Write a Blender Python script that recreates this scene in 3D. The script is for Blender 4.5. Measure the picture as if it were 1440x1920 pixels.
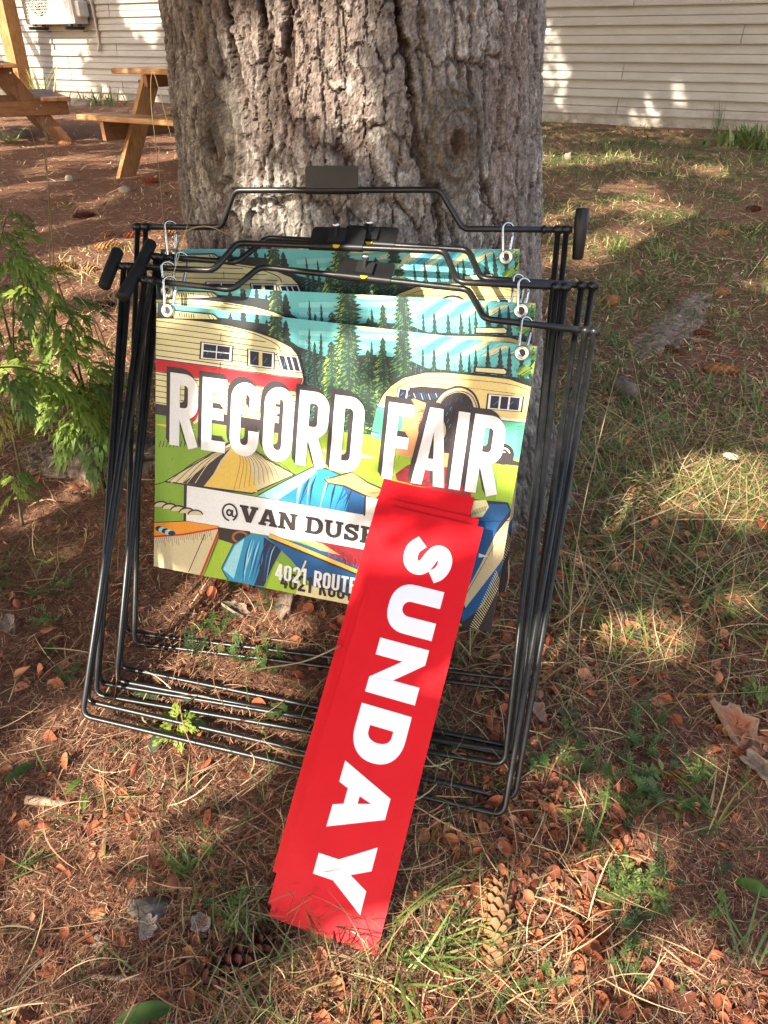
import bpy, math, random
import numpy as np
from mathutils import Vector, Matrix
from mathutils.geometry import tessellate_polygon

for o in list(bpy.data.objects):
    bpy.data.objects.remove(o)
SC = bpy.context.scene
COL = SC.collection
rng = np.random.default_rng(7)
R_ = random.Random(11)

# ------------------------------------------------------------------ camera
CAM_H, FPX, PITCH = 0.92, 1300.0, math.radians(34.1)
cam = bpy.data.cameras.new('camera')
cam.sensor_fit = 'VERTICAL'
cam.sensor_height = 36.0
cam.sensor_width = 27.0
cam.lens = FPX / 1920 * 36.0
cam.clip_start, cam.clip_end = 0.02, 400
camo = bpy.data.objects.new('camera', cam)
camo.location = (0, 0, CAM_H)
camo.rotation_euler = (math.pi / 2 - PITCH, 0, 0)
COL.objects.link(camo)
SC.camera = camo

# ------------------------------------------------------------------ light
SUN_DIR = np.array([-0.498, -0.638, 0.588])
SUN_DIR /= np.linalg.norm(SUN_DIR)            # from the scene towards the sun
world = bpy.data.worlds.new('World')
SC.world = world
world.use_nodes = True
wn_ = world.node_tree
bgn = wn_.nodes['Background']
skyn = wn_.nodes.new('ShaderNodeTexSky')
skyn.sky_type = 'NISHITA'
skyn.sun_disc = False
skyn.sun_elevation = math.asin(SUN_DIR[2])
skyn.sun_rotation = math.atan2(SUN_DIR[0], SUN_DIR[1])
skyn.dust_density = 2.0
skyn.ozone_density = 0.6
wbn = wn_.nodes.new('ShaderNodeMix')           # the photograph's white balance is set for the shade
wbn.data_type = 'RGBA'
wbn.blend_type = 'MULTIPLY'
wbn.inputs[0].default_value = 1.0
wbn.inputs[7].default_value = (1.0, 0.925, 0.84, 1)
wn_.links.new(skyn.outputs[0], wbn.inputs[6])
wn_.links.new(wbn.outputs[2], bgn.inputs['Color'])
bgn.inputs['Strength'].default_value = 0.15
sun = bpy.data.lights.new('sun', 'SUN')
sun.energy = 3.3
sun.angle = math.radians(0.53)
sun.color = (1.0, 0.92, 0.79)
suno = bpy.data.objects.new('sun', sun)
suno.rotation_euler = Vector(SUN_DIR).to_track_quat('Z', 'Y').to_euler()
suno.location = (-6, -3, 8)
COL.objects.link(suno)
vs = SC.view_settings
vs.view_transform = 'Standard'
vs.look = 'None'
vs.exposure = 2.08
vs.gamma = 1.0
vs.use_curve_mapping = False
SC.cycles.use_denoising = True
SC.cycles.denoising_prefilter = 'NONE'

# ------------------------------------------------------------------ helpers
_F = np.array([0, math.cos(PITCH), -math.sin(PITCH)])
_U = np.array([0, math.sin(PITCH), math.cos(PITCH)])
_R = np.array([1.0, 0, 0])
_C = np.array([0, 0, CAM_H])


def ray(px, py):
    return (px - 720) / FPX * _R - (py - 960) / FPX * _U + _F


def proj(P):
    d = np.asarray(P, float) - _C
    z = d @ _F
    zz = np.where(z > 1e-3, z, 1e-3)
    return 720 + FPX * (d @ _R) / zz, 960 - FPX * (d @ _U) / zz, z


def at_ground(px, py, z=0.0):
    d = ray(px, py)
    return _C + d * ((z - CAM_H) / d[2])


def at_y(px, py, y):
    d = ray(px, py)
    return _C + d * (y / d[1])


def srgb(h):
    h = h.lstrip('#')
    v = np.array([int(h[i:i + 2], 16) for i in (0, 2, 4)]) / 255.0
    return np.where(v <= 0.04045, v / 12.92, ((v + 0.055) / 1.055) ** 2.4)


def sstep(a, b, x):
    t = np.clip((np.asarray(x, float) - a) / (b - a), 0, 1)
    return t * t * (3 - 2 * t)


def _hash(ix, iy, seed):
    n = (ix.astype(np.int64) * 374761393 + iy.astype(np.int64) * 668265263 + seed * 144269504) & 0xFFFFFFFF
    n = ((n ^ (n >> 13)) * 1274126177) & 0xFFFFFFFF
    n = n ^ (n >> 16)
    return (n & 0xFFFFFF) / float(0xFFFFFF)


def vnoise(x, y, seed=0):
    x = np.asarray(x, float); y = np.asarray(y, float)
    x, y = np.broadcast_arrays(x, y)
    ix, iy = np.floor(x), np.floor(y)
    fx, fy = x - ix, y - iy
    fx = fx * fx * (3 - 2 * fx); fy = fy * fy * (3 - 2 * fy)
    ix = ix.astype(np.int64); iy = iy.astype(np.int64)
    a = _hash(ix, iy, seed); b = _hash(ix + 1, iy, seed)
    c = _hash(ix, iy + 1, seed); d = _hash(ix + 1, iy + 1, seed)
    return (a * (1 - fx) + b * fx) * (1 - fy) + (c * (1 - fx) + d * fx) * fy


def fbm(x, y, seed=0, oct=4):
    s, a, t = 0, 0.5, 0
    for k in range(oct):
        s = s + a * vnoise(x * 2 ** k, y * 2 ** k, seed + k * 17)
        t += a
        a *= 0.5
    return s / t


def worley(x, y, seed=0):
    ix, iy = np.floor(x).astype(np.int64), np.floor(y).astype(np.int64)
    f1 = np.full(x.shape, 9.0); f2 = np.full(x.shape, 9.0); idv = np.zeros(x.shape)
    for dx in (-1, 0, 1):
        for dy in (-1, 0, 1):
            cx, cy = ix + dx, iy + dy
            px = cx + 0.1 + 0.8 * _hash(cx, cy, seed)
            py = cy + 0.1 + 0.8 * _hash(cx, cy, seed + 5)
            d = np.hypot(x - px, y - py)
            idn = _hash(cx, cy, seed + 9)
            m = d < f1
            f2 = np.where(m, f1, np.minimum(f2, d))
            idv = np.where(m, idn, idv)
            f1 = np.where(m, d, f1)
    return f1, f2, idv


def link(o, parent=None):
    COL.objects.link(o)
    if parent is not None:
        o.parent = parent
    return o


def mesh_of(name, V, Fc, mat=None, colors=None, smooth=False, fcolors=None):
    me = bpy.data.meshes.new(name)
    V = np.asarray(V, float)
    me.from_pydata(V.tolist() if len(V) < 2000 else V, [], Fc if isinstance(Fc, list) else Fc)
    if colors is not None:
        at = me.attributes.new('col', 'FLOAT_COLOR', 'POINT')
        c = np.ones((len(V), 4), np.float32); c[:, :3] = colors
        at.data.foreach_set('color', c.ravel())
    if fcolors is not None:
        at = me.attributes.new('col', 'FLOAT_COLOR', 'FACE')
        c = np.ones((len(Fc), 4), np.float32); c[:, :3] = fcolors
        at.data.foreach_set('color', c.ravel())
    if smooth:
        me.polygons.foreach_set('use_smooth', np.ones(len(me.polygons), bool))
    if mat is not None:
        me.materials.append(mat)
    me.update()
    return me


def obj(name, V, Fc, mat, parent=None, org=None, **kw):
    V = np.asarray(V, float)
    if org is not None:
        V = V - np.asarray(org, float)
    o = bpy.data.objects.new(name, mesh_of(name, V, Fc, mat, **kw))
    return link(o, parent)


def thing(name, label, cat, loc=(0, 0, 0), rot=(0, 0, 0), group=None):
    o = bpy.data.objects.new(name, None)
    o.empty_display_size = 0.05
    o.location = loc
    o.rotation_euler = rot
    tag(o, label, cat, group)
    return link(o)


def tag(o, label=None, cat=None, group=None, kind=None):
    if label: o['label'] = label
    if cat: o['category'] = cat
    if group: o['group'] = group
    if kind: o['kind'] = kind
    return o


class MB:
    """collects shapes for one mesh"""
    def __init__(s):
        s.v, s.f, s.c, s.n = [], [], [], 0

    def add(s, V, Fc, col=None):
        V = np.asarray(V, float)
        s.v.append(V)
        s.f += [tuple(int(i) + s.n for i in f) for f in Fc]
        if col is not None:
            c = np.asarray(col, float)
            s.c.append(np.broadcast_to(c, (len(V), 3)) if c.ndim == 1 else c)
        s.n += len(V)
        return s

    def box(s, x0, x1, y0, y1, z0, z1, M=None, col=None):
        V = np.array([[x, y, z] for x in (x0, x1) for y in (y0, y1) for z in (z0, z1)], float)
        if M is not None:
            V = V @ np.asarray(M)[:3, :3].T + np.asarray(M)[:3, 3]
        return s.add(V, [(0, 1, 3, 2), (4, 6, 7, 5), (0, 4, 5, 1), (2, 3, 7, 6), (0, 2, 6, 4), (1, 5, 7, 3)], col)

    def tube(s, path, r, n=10, closed=False, caps=True, col=None):
        V, Fc = tube(path, r, n, closed, caps)
        return s.add(V, Fc, col)

    def build(s, name, mat, parent=None, org=None, smooth=False):
        V = np.concatenate(s.v)
        return obj(name, V, s.f, mat, parent, org, smooth=smooth,
                   colors=np.concatenate(s.c) if s.c else None)


def tube(path, r, n=10, closed=False, caps=True):
    P = np.asarray(path, float)
    m = len(P)
    r = np.broadcast_to(np.asarray(r, float), (m,))
    if closed:
        T = np.roll(P, -1, 0) - np.roll(P, 1, 0)
    else:
        T = np.gradient(P, axis=0)
    T /= np.linalg.norm(T, axis=1)[:, None] + 1e-12
    a = np.array([0, 0, 1.0]) if abs(T[0][2]) < 0.9 else np.array([1.0, 0, 0])
    N = np.cross(T[0], a); N /= np.linalg.norm(N)
    V = np.zeros((m, n, 3))
    ang = np.arange(n) * 2 * math.pi / n
    for i in range(m):
        N = N - T[i] * (N @ T[i]); N /= np.linalg.norm(N) + 1e-12
        B = np.cross(T[i], N)
        V[i] = P[i] + r[i] * (np.cos(ang)[:, None] * N + np.sin(ang)[:, None] * B)
    Fc = []
    for i in range(m if closed else m - 1):
        j = (i + 1) % m
        for k in range(n):
            l = (k + 1) % n
            Fc.append((i * n + k, i * n + l, j * n + l, j * n + k))
    V = V.reshape(-1, 3)
    if caps and not closed:
        Fc.append(tuple(range(n - 1, -1, -1)))
        Fc.append(tuple((m - 1) * n + k for k in range(n)))
    return V, Fc


def fillet(pts, rad, n=6):
    """a polyline with its inner corners rounded"""
    P = [np.asarray(p, float) for p in pts]
    out = [P[0]]
    for i in range(1, len(P) - 1):
        a, b, c = P[i - 1], P[i], P[i + 1]
        u = (a - b) / np.linalg.norm(a - b); v = (c - b) / np.linalg.norm(c - b)
        th = math.acos(max(-1, min(1, float(u @ v))))
        t = min(rad / math.tan(th / 2), 0.49 * np.linalg.norm(a - b), 0.49 * np.linalg.norm(c - b))
        p0, p2 = b + u * t, b + v * t
        for k in range(n + 1):
            q = k / n
            out.append((1 - q) ** 2 * p0 + 2 * q * (1 - q) * b + q * q * p2)
    out.append(P[-1])
    return np.array(out)


# ------------------------------------------------------------------ materials
def mat_new(name, color=(0.5, 0.5, 0.5), rough=0.6, spec=0.5, metal=0.0, attr=False):
    m = bpy.data.materials.new(name)
    m.use_nodes = True
    nt = m.node_tree
    b = nt.nodes['Principled BSDF']
    b.inputs['Roughness'].default_value = rough
    b.inputs['Specular IOR Level'].default_value = spec
    b.inputs['Metallic'].default_value = metal
    b.inputs['Base Color'].default_value = (*color, 1)
    if attr:
        a = nt.nodes.new('ShaderNodeAttribute')
        a.attribute_name = 'col'
        nt.links.new(a.outputs['Color'], b.inputs['Base Color'])
    return m


def N(m, t, **kw):
    n = m.node_tree.nodes.new(t)
    for k, v in kw.items():
        if k in n.inputs:
            n.inputs[k].default_value = v
        else:
            setattr(n, k, v)
    return n


def bsdf(m):
    return m.node_tree.nodes['Principled BSDF']


def coords(m, scale=(1, 1, 1), kind='Object'):
    t = N(m, 'ShaderNodeTexCoord'); mp = N(m, 'ShaderNodeMapping')
    mp.inputs['Scale'].default_value = scale
    m.node_tree.links.new(t.outputs[kind], mp.inputs['Vector'])
    return mp.outputs['Vector']


def noise(m, vec, scale, detail=4, rough=0.6, dist=0.0):
    n = N(m, 'ShaderNodeTexNoise')
    n.inputs['Scale'].default_value = scale
    n.inputs['Detail'].default_value = detail
    n.inputs['Roughness'].default_value = rough
    n.inputs['Distortion'].default_value = dist
    m.node_tree.links.new(vec, n.inputs['Vector'])
    return n.outputs['Fac']


def ramp(m, fac, stops):
    r = N(m, 'ShaderNodeValToRGB')
    e = r.color_ramp.elements
    while len(e) < len(stops):
        e.new(0.5)
    for el, (p, c) in zip(e, stops):
        el.position = p
        el.color = (*c, 1)
    m.node_tree.links.new(fac, r.inputs['Fac'])
    return r.outputs['Color']


def mix(m, fac, a, b, mode='MIX'):
    x = N(m, 'ShaderNodeMix')
    x.data_type = 'RGBA'; x.blend_type = mode
    L = m.node_tree.links
    for v, i in ((fac, 0), (a, 6), (b, 7)):
        if isinstance(v, (int, float)):
            x.inputs[i].default_value = v
        elif isinstance(v, (tuple, list, np.ndarray)):
            x.inputs[i].default_value = (*v, 1)
        else:
            L.new(v, x.inputs[i])
    return x.outputs[2]


def bump(m, h, strength=0.3, dist=0.01):
    b = N(m, 'ShaderNodeBump')
    b.inputs['Strength'].default_value = strength
    b.inputs['Distance'].default_value = dist
    m.node_tree.links.new(h, b.inputs['Height'])
    m.node_tree.links.new(b.outputs['Normal'], bsdf(m).inputs['Normal'])


def setc(m, out):
    m.node_tree.links.new(out, bsdf(m).inputs['Base Color'])


def attr_out(m):
    a = N(m, 'ShaderNodeAttribute'); a.attribute_name = 'col'
    return a.outputs['Color']


def translucent(m, amount=0.35):
    """thin leaves let some light through"""
    nt = m.node_tree
    b = bsdf(m)
    src = b.inputs['Base Color'].links[0].from_socket if b.inputs['Base Color'].links else None
    t = N(m, 'ShaderNodeBsdfTranslucent')
    if src: nt.links.new(src, t.inputs['Color'])
    else: t.inputs['Color'].default_value = b.inputs['Base Color'].default_value
    mx = N(m, 'ShaderNodeMixShader'); mx.inputs[0].default_value = amount
    nt.links.new(b.outputs[0], mx.inputs[1]); nt.links.new(t.outputs[0], mx.inputs[2])
    nt.links.new(mx.outputs[0], nt.nodes['Material Output'].inputs['Surface'])
    return m


M = {}
m = M['ground'] = mat_new('forest_floor', rough=0.95, spec=0.04)
v = coords(m)
c1 = ramp(m, noise(m, v, 55, 6, 0.75), [(0.3, (0.07, 0.033, 0.020)), (0.5, (0.185, 0.090, 0.054)), (0.68, (0.33, 0.175, 0.108))])
c2 = ramp(m, noise(m, v, 160, 3, 0.7), [(0.35, (0.075, 0.036, 0.022)), (0.62, (0.36, 0.20, 0.122))])
cc = mix(m, 0.5, c1, c2)
patch = ramp(m, noise(m, v, 1.7, 5, 0.65, 0.6), [(0.44, (0, 0, 0)), (0.62, (1, 1, 1))])
sepx = N(m, 'ShaderNodeSeparateXYZ'); m.node_tree.links.new(v, sepx.inputs[0])
side = N(m, 'ShaderNodeMapRange'); side.inputs[1].default_value = -1.2; side.inputs[2].default_value = 1.4
m.node_tree.links.new(sepx.outputs[0], side.inputs[0])
pm = mix(m, 1.0, patch, side.outputs[0], 'MULTIPLY')
far = N(m, 'ShaderNodeMapRange'); far.inputs[1].default_value = 1.8; far.inputs[2].default_value = 3.2
m.node_tree.links.new(sepx.outputs[1], far.inputs[0])
pm = mix(m, 1.0, pm, far.outputs[0], 'MULTIPLY')
gr = ramp(m, noise(m, v, 70, 4, 0.7), [(0.35, (0.040, 0.055, 0.016)), (0.65, (0.115, 0.13, 0.045))])
setc(m, mix(m, pm, cc, gr))
bump(m, noise(m, v, 90, 6, 0.8), 0.7, 0.02)

M['litter'] = mat_new('dry_litter', rough=0.85, spec=0.08, attr=True)
M['scale'] = mat_new('cone_scale', rough=0.6, spec=0.14, attr=True)
m = M['leaf'] = translucent(mat_new('green_leaf', rough=0.5, spec=0.35, attr=True), 0.42)
M['canopy'] = translucent(mat_new('needle_spray', (0.045, 0.075, 0.025), 0.6, 0.3), 0.12)

m = M['bark'] = mat_new('bark', rough=0.9, spec=0.08)
v = coords(m)
fine = ramp(m, noise(m, coords(m, (1, 1, 0.45)), 240, 5, 0.8), [(0.30, (0.45, 0.43, 0.41)), (0.5, (1, 1, 1)), (0.70, (1.5, 1.48, 1.46))])
setc(m, mix(m, 1.0, attr_out(m), fine, 'MULTIPLY'))
bump(m, noise(m, coords(m, (1, 1, 0.4)), 260, 6, 0.8), 0.75, 0.004)

m = M['steel'] = mat_new('black_powder_coat', (0.011, 0.011, 0.011), 0.33, 0.4)
setc(m, ramp(m, noise(m, coords(m), 60, 6, 0.75), [(0.45, (0.009, 0.009, 0.009)), (0.70, (0.020, 0.019, 0.017)), (0.80, (0.055, 0.048, 0.040))]))
bump(m, noise(m, coords(m), 900, 2, 0.6), 0.12, 0.001)
m = M['plate'] = mat_new('black_plate', (0.010, 0.010, 0.010), 0.40, 0.3)
v = coords(m)
setc(m, ramp(m, noise(m, v, 40, 5, 0.7), [(0.3, (0.008, 0.008, 0.008)), (0.7, (0.014, 0.014, 0.014))]))
M['foam'] = mat_new('black_grip', (0.012, 0.012, 0.012), 0.7, 0.3)
bump(M['foam'], noise(M['foam'], coords(M['foam']), 700, 3, 0.7), 0.3, 0.001)
M['zinc'] = mat_new('zinc_steel', (0.62, 0.61, 0.58), 0.22, 0.5, 1.0)
M['brass'] = mat_new('nickel_grommet', (0.66, 0.62, 0.52), 0.28, 0.5, 1.0)
M['yellow'] = mat_new('yellow_label', tuple(srgb('#d8b21c')), 0.5)

m = M['print'] = mat_new('sign_print', rough=0.45, spec=0.25)
a = attr_out(m)
v = coords(m)
ink = ramp(m, noise(m, v, 420, 3, 0.7), [(0.3, (0.70, 0.70, 0.70)), (0.7, (0.84, 0.84, 0.84))])
setc(m, mix(m, 1.0, a, ink, 'MULTIPLY'))
w = N(m, 'ShaderNodeTexWave'); w.wave_type = 'BANDS'; w.bands_direction = 'X'
w.inputs['Scale'].default_value = 95; w.inputs['Distortion'].default_value = 0.15
m.node_tree.links.new(v, w.inputs['Vector'])
bump(m, w.outputs['Fac'], 0.14, 0.0016)
m = M['panel'] = mat_new('corrugated_plastic', (0.78, 0.78, 0.77), 0.4, 0.4)
m = M['red'] = mat_new('red_print', tuple(srgb('#d8141f')), 0.48, 0.22)
v = coords(m)
setc(m, ramp(m, noise(m, v, 9, 4, 0.6), [(0.3, tuple(srgb('#c30f1b'))), (0.7, tuple(srgb('#cf131e')))]))
_c0 = bsdf(m).inputs['Base Color'].links[0].from_socket
_d = ramp(m, noise(m, v, 160, 4, 0.7), [(0.66, (0, 0, 0)), (0.74, (1, 1, 1))])
_d2 = ramp(m, noise(m, v, 7, 3, 0.6), [(0.45, (0, 0, 0)), (0.7, (.8, .8, .8))])
setc(m, mix(m, mix(m, 1.0, _d, _d2, 'MULTIPLY'), _c0, (0.16, 0.05, 0.035)))
_r = N(m, 'ShaderNodeMapRange'); _r.inputs[3].default_value = 0.34; _r.inputs[4].default_value = 0.62
m.node_tree.links.new(noise(m, coords(m, (1, 1, .4)), 22, 6, 0.75), _r.inputs[0]); m.node_tree.links.new(_r.outputs[0], bsdf(m).inputs['Roughness'])
w = N(m, 'ShaderNodeTexWave'); w.wave_type = 'BANDS'; w.bands_direction = 'X'
w.inputs['Scale'].default_value = 80
m.node_tree.links.new(v, w.inputs['Vector'])
nb = noise(m, v, 14, 3, 0.5)
mxn = N(m, 'ShaderNodeMath', operation='MULTIPLY_ADD'); mxn.inputs[1].default_value = 0.010
m.node_tree.links.new(w.outputs['Fac'], mxn.inputs[0]); m.node_tree.links.new(nb, mxn.inputs[2])
bump(m, mxn.outputs[0], 0.30, 0.006)
M['white'] = mat_new('white_print', (0.78, 0.79, 0.82), 0.4, 0.45)

m = M['siding'] = mat_new('vinyl_siding', rough=0.5, spec=0.35)
v = coords(m, (0.35, 1, 1))
setc(m, ramp(m, noise(m, v, 6, 6, 0.7), [(0.25, (0.25, 0.225, 0.188)), (0.5, (0.305, 0.276, 0.232)), (0.75, (0.345, 0.315, 0.27))]))
_sc = bsdf(m).inputs['Base Color'].links[0].from_socket
_sz = N(m, 'ShaderNodeSeparateXYZ'); m.node_tree.links.new(coords(m), _sz.inputs[0])
_st = N(m, 'ShaderNodeMapRange'); _st.inputs[1].default_value = 0.34; _st.inputs[2].default_value = 0.0
m.node_tree.links.new(_sz.outputs[2], _st.inputs[0])
_sp = ramp(m, noise(m, coords(m, (0.6, 1, 1)), 5, 6, 0.75), [(0.40, (0, 0, 0)), (0.66, (1, 1, 1))])
_sm = mix(m, 1.0, _sp, _st.outputs[0], 'MULTIPLY')
setc(m, mix(m, _sm, _sc, (0.13, 0.095, 0.065)))
bump(m, noise(m, coords(m, (0.2, 1, 3)), 60, 4, 0.7), 0.10, 0.01)
M['concrete'] = mat_new('foundation', (0.22, 0.20, 0.18), 0.9, 0.2)
M['roofing'] = mat_new('roofing', (0.08, 0.075, 0.07), 0.9, 0.2)


def wood(name, a, b, c, axis):
    m = mat_new(name, rough=0.62, spec=0.3)
    sc = {'x': (0.12, 1, 1), 'z': (1, 1, 0.12), 'y': (1, 0.12, 1)}[axis]
    v = coords(m, sc)
    g = ramp(m, noise(m, v, 38, 6, 0.7, 1.2), [(0.25, a), (0.5, b), (0.75, c)])
    d = ramp(m, noise(m, coords(m), 3, 4, 0.7), [(0.3, (0.52, 0.47, 0.42)), (0.7, (1.1, 1.1, 1.1))])
    setc(m, mix(m, 1.0, g, d, 'MULTIPLY'))
    bump(m, noise(m, v, 70, 5, 0.7), 0.25, 0.004)
    return m


WC = ((0.20, 0.095, 0.038), (0.42, 0.215, 0.080), (0.55, 0.33, 0.14))
WD = ((0.15, 0.065, 0.030), (0.26, 0.12, 0.050), (0.34, 0.17, 0.075))
M['wood_x'] = wood('stained_plank', *WC, 'x')
M['wood_z'] = wood('stained_post', *WC, 'z')
M['wood_y'] = wood('stained_beam', *WD, 'y')
M['wood_dx'] = wood('brown_plank', *WD, 'x')
M['wood_dz'] = wood('brown_leg', *WD, 'z')
M['ac'] = mat_new('ac_casing', (0.60, 0.57, 0.50), 0.5, 0.4)
setc(M['ac'], ramp(M['ac'], noise(M['ac'], coords(M['ac']), 5, 5, 0.7), [(0.3, (0.52, 0.49, 0.43)), (0.7, (0.63, 0.60, 0.53))]))
M['dark'] = mat_new('dark_metal', (0.03, 0.03, 0.03), 0.6)
M['pipe'] = mat_new('pipe_wrap', (0.40, 0.35, 0.27), 0.7)
m = M['stone'] = mat_new('stone', rough=0.85, spec=0.25, attr=False)
setc(m, ramp(m, noise(m, coords(m), 45, 6, 0.7), [(0.3, (0.10, 0.078, 0.060)), (0.7, (0.20, 0.165, 0.130))]))
bump(m, noise(m, coords(m), 120, 5, 0.7), 0.5, 0.004)
m = M['barkchip'] = mat_new('bark_chip', rough=0.8, spec=0.25, attr=True)
bump(m, noise(m, coords(m), 300, 5, 0.8), 0.6, 0.003)
m = M['twig'] = mat_new('twig', rough=0.8, spec=0.2)
setc(m, ramp(m, noise(m, coords(m), 160, 4, 0.7), [(0.3, (0.13, 0.085, 0.055)), (0.7, (0.33, 0.24, 0.165))]))
bump(m, noise(m, coords(m), 400, 4, 0.7), 0.4, 0.002)

# ================================================================== ground
TREE = np.array([-0.045, 1.545])


def zg(x, y):
    x = np.asarray(x, float); y = np.asarray(y, float)
    z = 0.034 * (1 - sstep(1.6, 3.2, y)) - 0.024 * sstep(0.62, 0.42, y) - 0.05 * sstep(0.40, -0.4, y)
    r = np.hypot(x - TREE[0], y - TREE[1])
    z = z + 0.04 * np.exp(-((r - 0.42) / 0.2) ** 2)
    z = z + 0.016 * (fbm(x * 3.3 + 5, y * 3.3, 3, 3) - 0.5) * (0.45 + 0.55 * sstep(0.75, 1.4, np.hypot(x + 0.1, y - 0.7)))
    near = np.exp(-(np.hypot(x, y - 1) / 3.5) ** 4)
    z = z + near * 0.007 * (fbm(x * 17, y * 17, 8, 3) - 0.5)
    z = z + sstep(3, 6, y) * 0.06 * (fbm(x * 0.6, y * 0.6, 21, 3) - 0.5)
    return z


def axis(lo, hi, step, out_lo, out_hi, g=1.13):
    a = list(np.arange(lo, hi, step))
    s, p = step, lo
    left = []
    while p > out_lo:
        s *= g; p -= s; left.append(p)
    s, p = step, a[-1]
    while p < out_hi:
        s *= g; p += s; a.append(p)
    return np.array(left[::-1] + a)


gx = axis(-1.5, 1.5, 0.012, -70, 70)
gy = axis(0.15, 2.6, 0.012, -70, 90)
GX, GY = np.meshgrid(gx, gy)
GZ = zg(GX, GY)
nx, ny = len(gx), len(gy)
idx = np.arange(nx * ny).reshape(ny, nx)
gf = np.stack([idx[:-1, :-1], idx[:-1, 1:], idx[1:, 1:], idx[1:, :-1]], -1).reshape(-1, 4)
g = obj('ground', np.stack([GX, GY, GZ], -1).reshape(-1, 3), gf, M['ground'], smooth=True)
tag(g, 'brown forest floor of dry needles and thin grass', kind='structure')

# ================================================================== building
W0 = np.array([-3.996, 14.79, 0.0])
WU = np.array([0.864, -0.503, 0.0]); WU /= np.linalg.norm(WU)
WN = np.array([WU[1], -WU[0], 0.0])          # towards the camera
yaw = math.atan2(WU[1], WU[0])
bld = thing('building', 'low building clad in beige horizontal siding behind the big trunk', 'building', W0, (0, 0, yaw))
EXPO, Z0 = 0.1955, 0.123
SL, SR = -13.0, 16.0
seams = [[-9.3, -1.05, 2.9, 8.22], [-5.2, -2.41, 4.4, 11.2], [-7.7, 0.6, 6.0, 9.9], [-9.6, -1.03, 3.4, 12.6], [-6.3, 1.9, 5.2, 9.55], [-4.4, 1.0, 6.8, 13.1]]
nrow = 15
for r_ in range(-1, nrow):
    zb = Z0 + EXPO * r_ if r_ >= 0 else 0.0
    zt = Z0 + EXPO * (r_ + 1) if r_ >= 0 else Z0
    cuts = [SL] + seams[r_ % 6] + [SR]
    if r_ == 2: cuts = [SL, -7.7, -2.41, 3.1, 8.22, SR]
    for k in range(len(cuts) - 1):
        a, b = cuts[k] + 0.003, cuts[k + 1] - 0.003
        e = 0.005 * (k % 2)
        zm = zb + 0.46 * (zt - zb)
        # lap profile: proud butt with a rolled lip, a crease half way up, back under the board above
        prof = [(0.004, zb + 0.016), (0.046 + e, zb), (0.048 + e, zb + 0.012), (0.026 + e, zm), (0.036 + e, zm + 0.010), (0.006 + e, zt + 0.016), (0.001, zt + 0.016)]
        if r_ < 0: prof = [(0.004, -0.02), (0.012 + e, -0.02), (0.009 + e, zt + 0.012), (0.001, zt + 0.012)]
        V = [(s, -y, z) for s in (a, b) for (y, z) in prof]
        n_ = len(prof)
        Fc = [(i, (i + 1) % n_, n_ + (i + 1) % n_, n_ + i) for i in range(n_)]
        Fc += [tuple(range(n_ - 1, -1, -1)), tuple(range(n_, 2 * n_))]
        obj('siding_board', V, Fc, M['siding'], bld)
mb = MB(); mb.box(SL, SR, 0.0, 7.0, -0.4, 3.1); mb.build('wall', M['concrete'], bld)
mb = MB()
mb.add([(SL - .4, -.45, 3.02), (SR + .4, -.45, 3.02), (SR + .4, 3.6, 4.6), (SL - .4, 3.6, 4.6), (SL - .4, 7.4, 3.02), (SR + .4, 7.4, 3.02),
        (SL - .4, -.45, 3.14), (SR + .4, -.45, 3.14), (SR + .4, 3.6, 4.72), (SL - .4, 3.6, 4.72), (SL - .4, 7.4, 3.14), (SR + .4, 7.4, 3.14)],
       [(0, 1, 2, 3), (3, 2, 5, 4), (6, 9, 8, 7), (9, 10, 11, 8), (0, 6, 7, 1), (4, 5, 11, 10), (0, 3, 9, 6), (3, 4, 10, 9), (1, 7, 8, 2), (2, 8, 11, 5)])
mb.build('roof', M['roofing'], bld)


def wloc(s, off, z):
    return W0 + WU * s + WN * off + np.array([0, 0, z])


# air conditioner on wall brackets (local: x along the wall, -y out of the wall)
ac = thing('air_conditioner', 'beige outdoor air conditioner unit mounted high on the siding wall', 'air conditioner', wloc(-2.28, 0.0, 1.2), (0, 0, yaw))
hw, dp0, dp1, hh = 0.675, -0.06, -0.36, 0.78


def rbox(mb, x0, x1, y0, y1, z0, z1, b=0.012):
    V = []
    for z, i in ((z0, b), (z0 + b, 0), (z1 - b, 0), (z1, b)):
        V += [(x0 + i, y0 + i, z), (x1 - i, y0 + i, z), (x1 - i, y1 - i, z), (x0 + i, y1 - i, z)]
    Fc = [(3, 2, 1, 0), (12, 13, 14, 15)]
    for l in range(3):
        for k in range(4):
            Fc.append((l * 4 + k, l * 4 + (k + 1) % 4, l * 4 + 4 + (k + 1) % 4, l * 4 + 4 + k))
    mb.add(V, Fc)
    return mb


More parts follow.
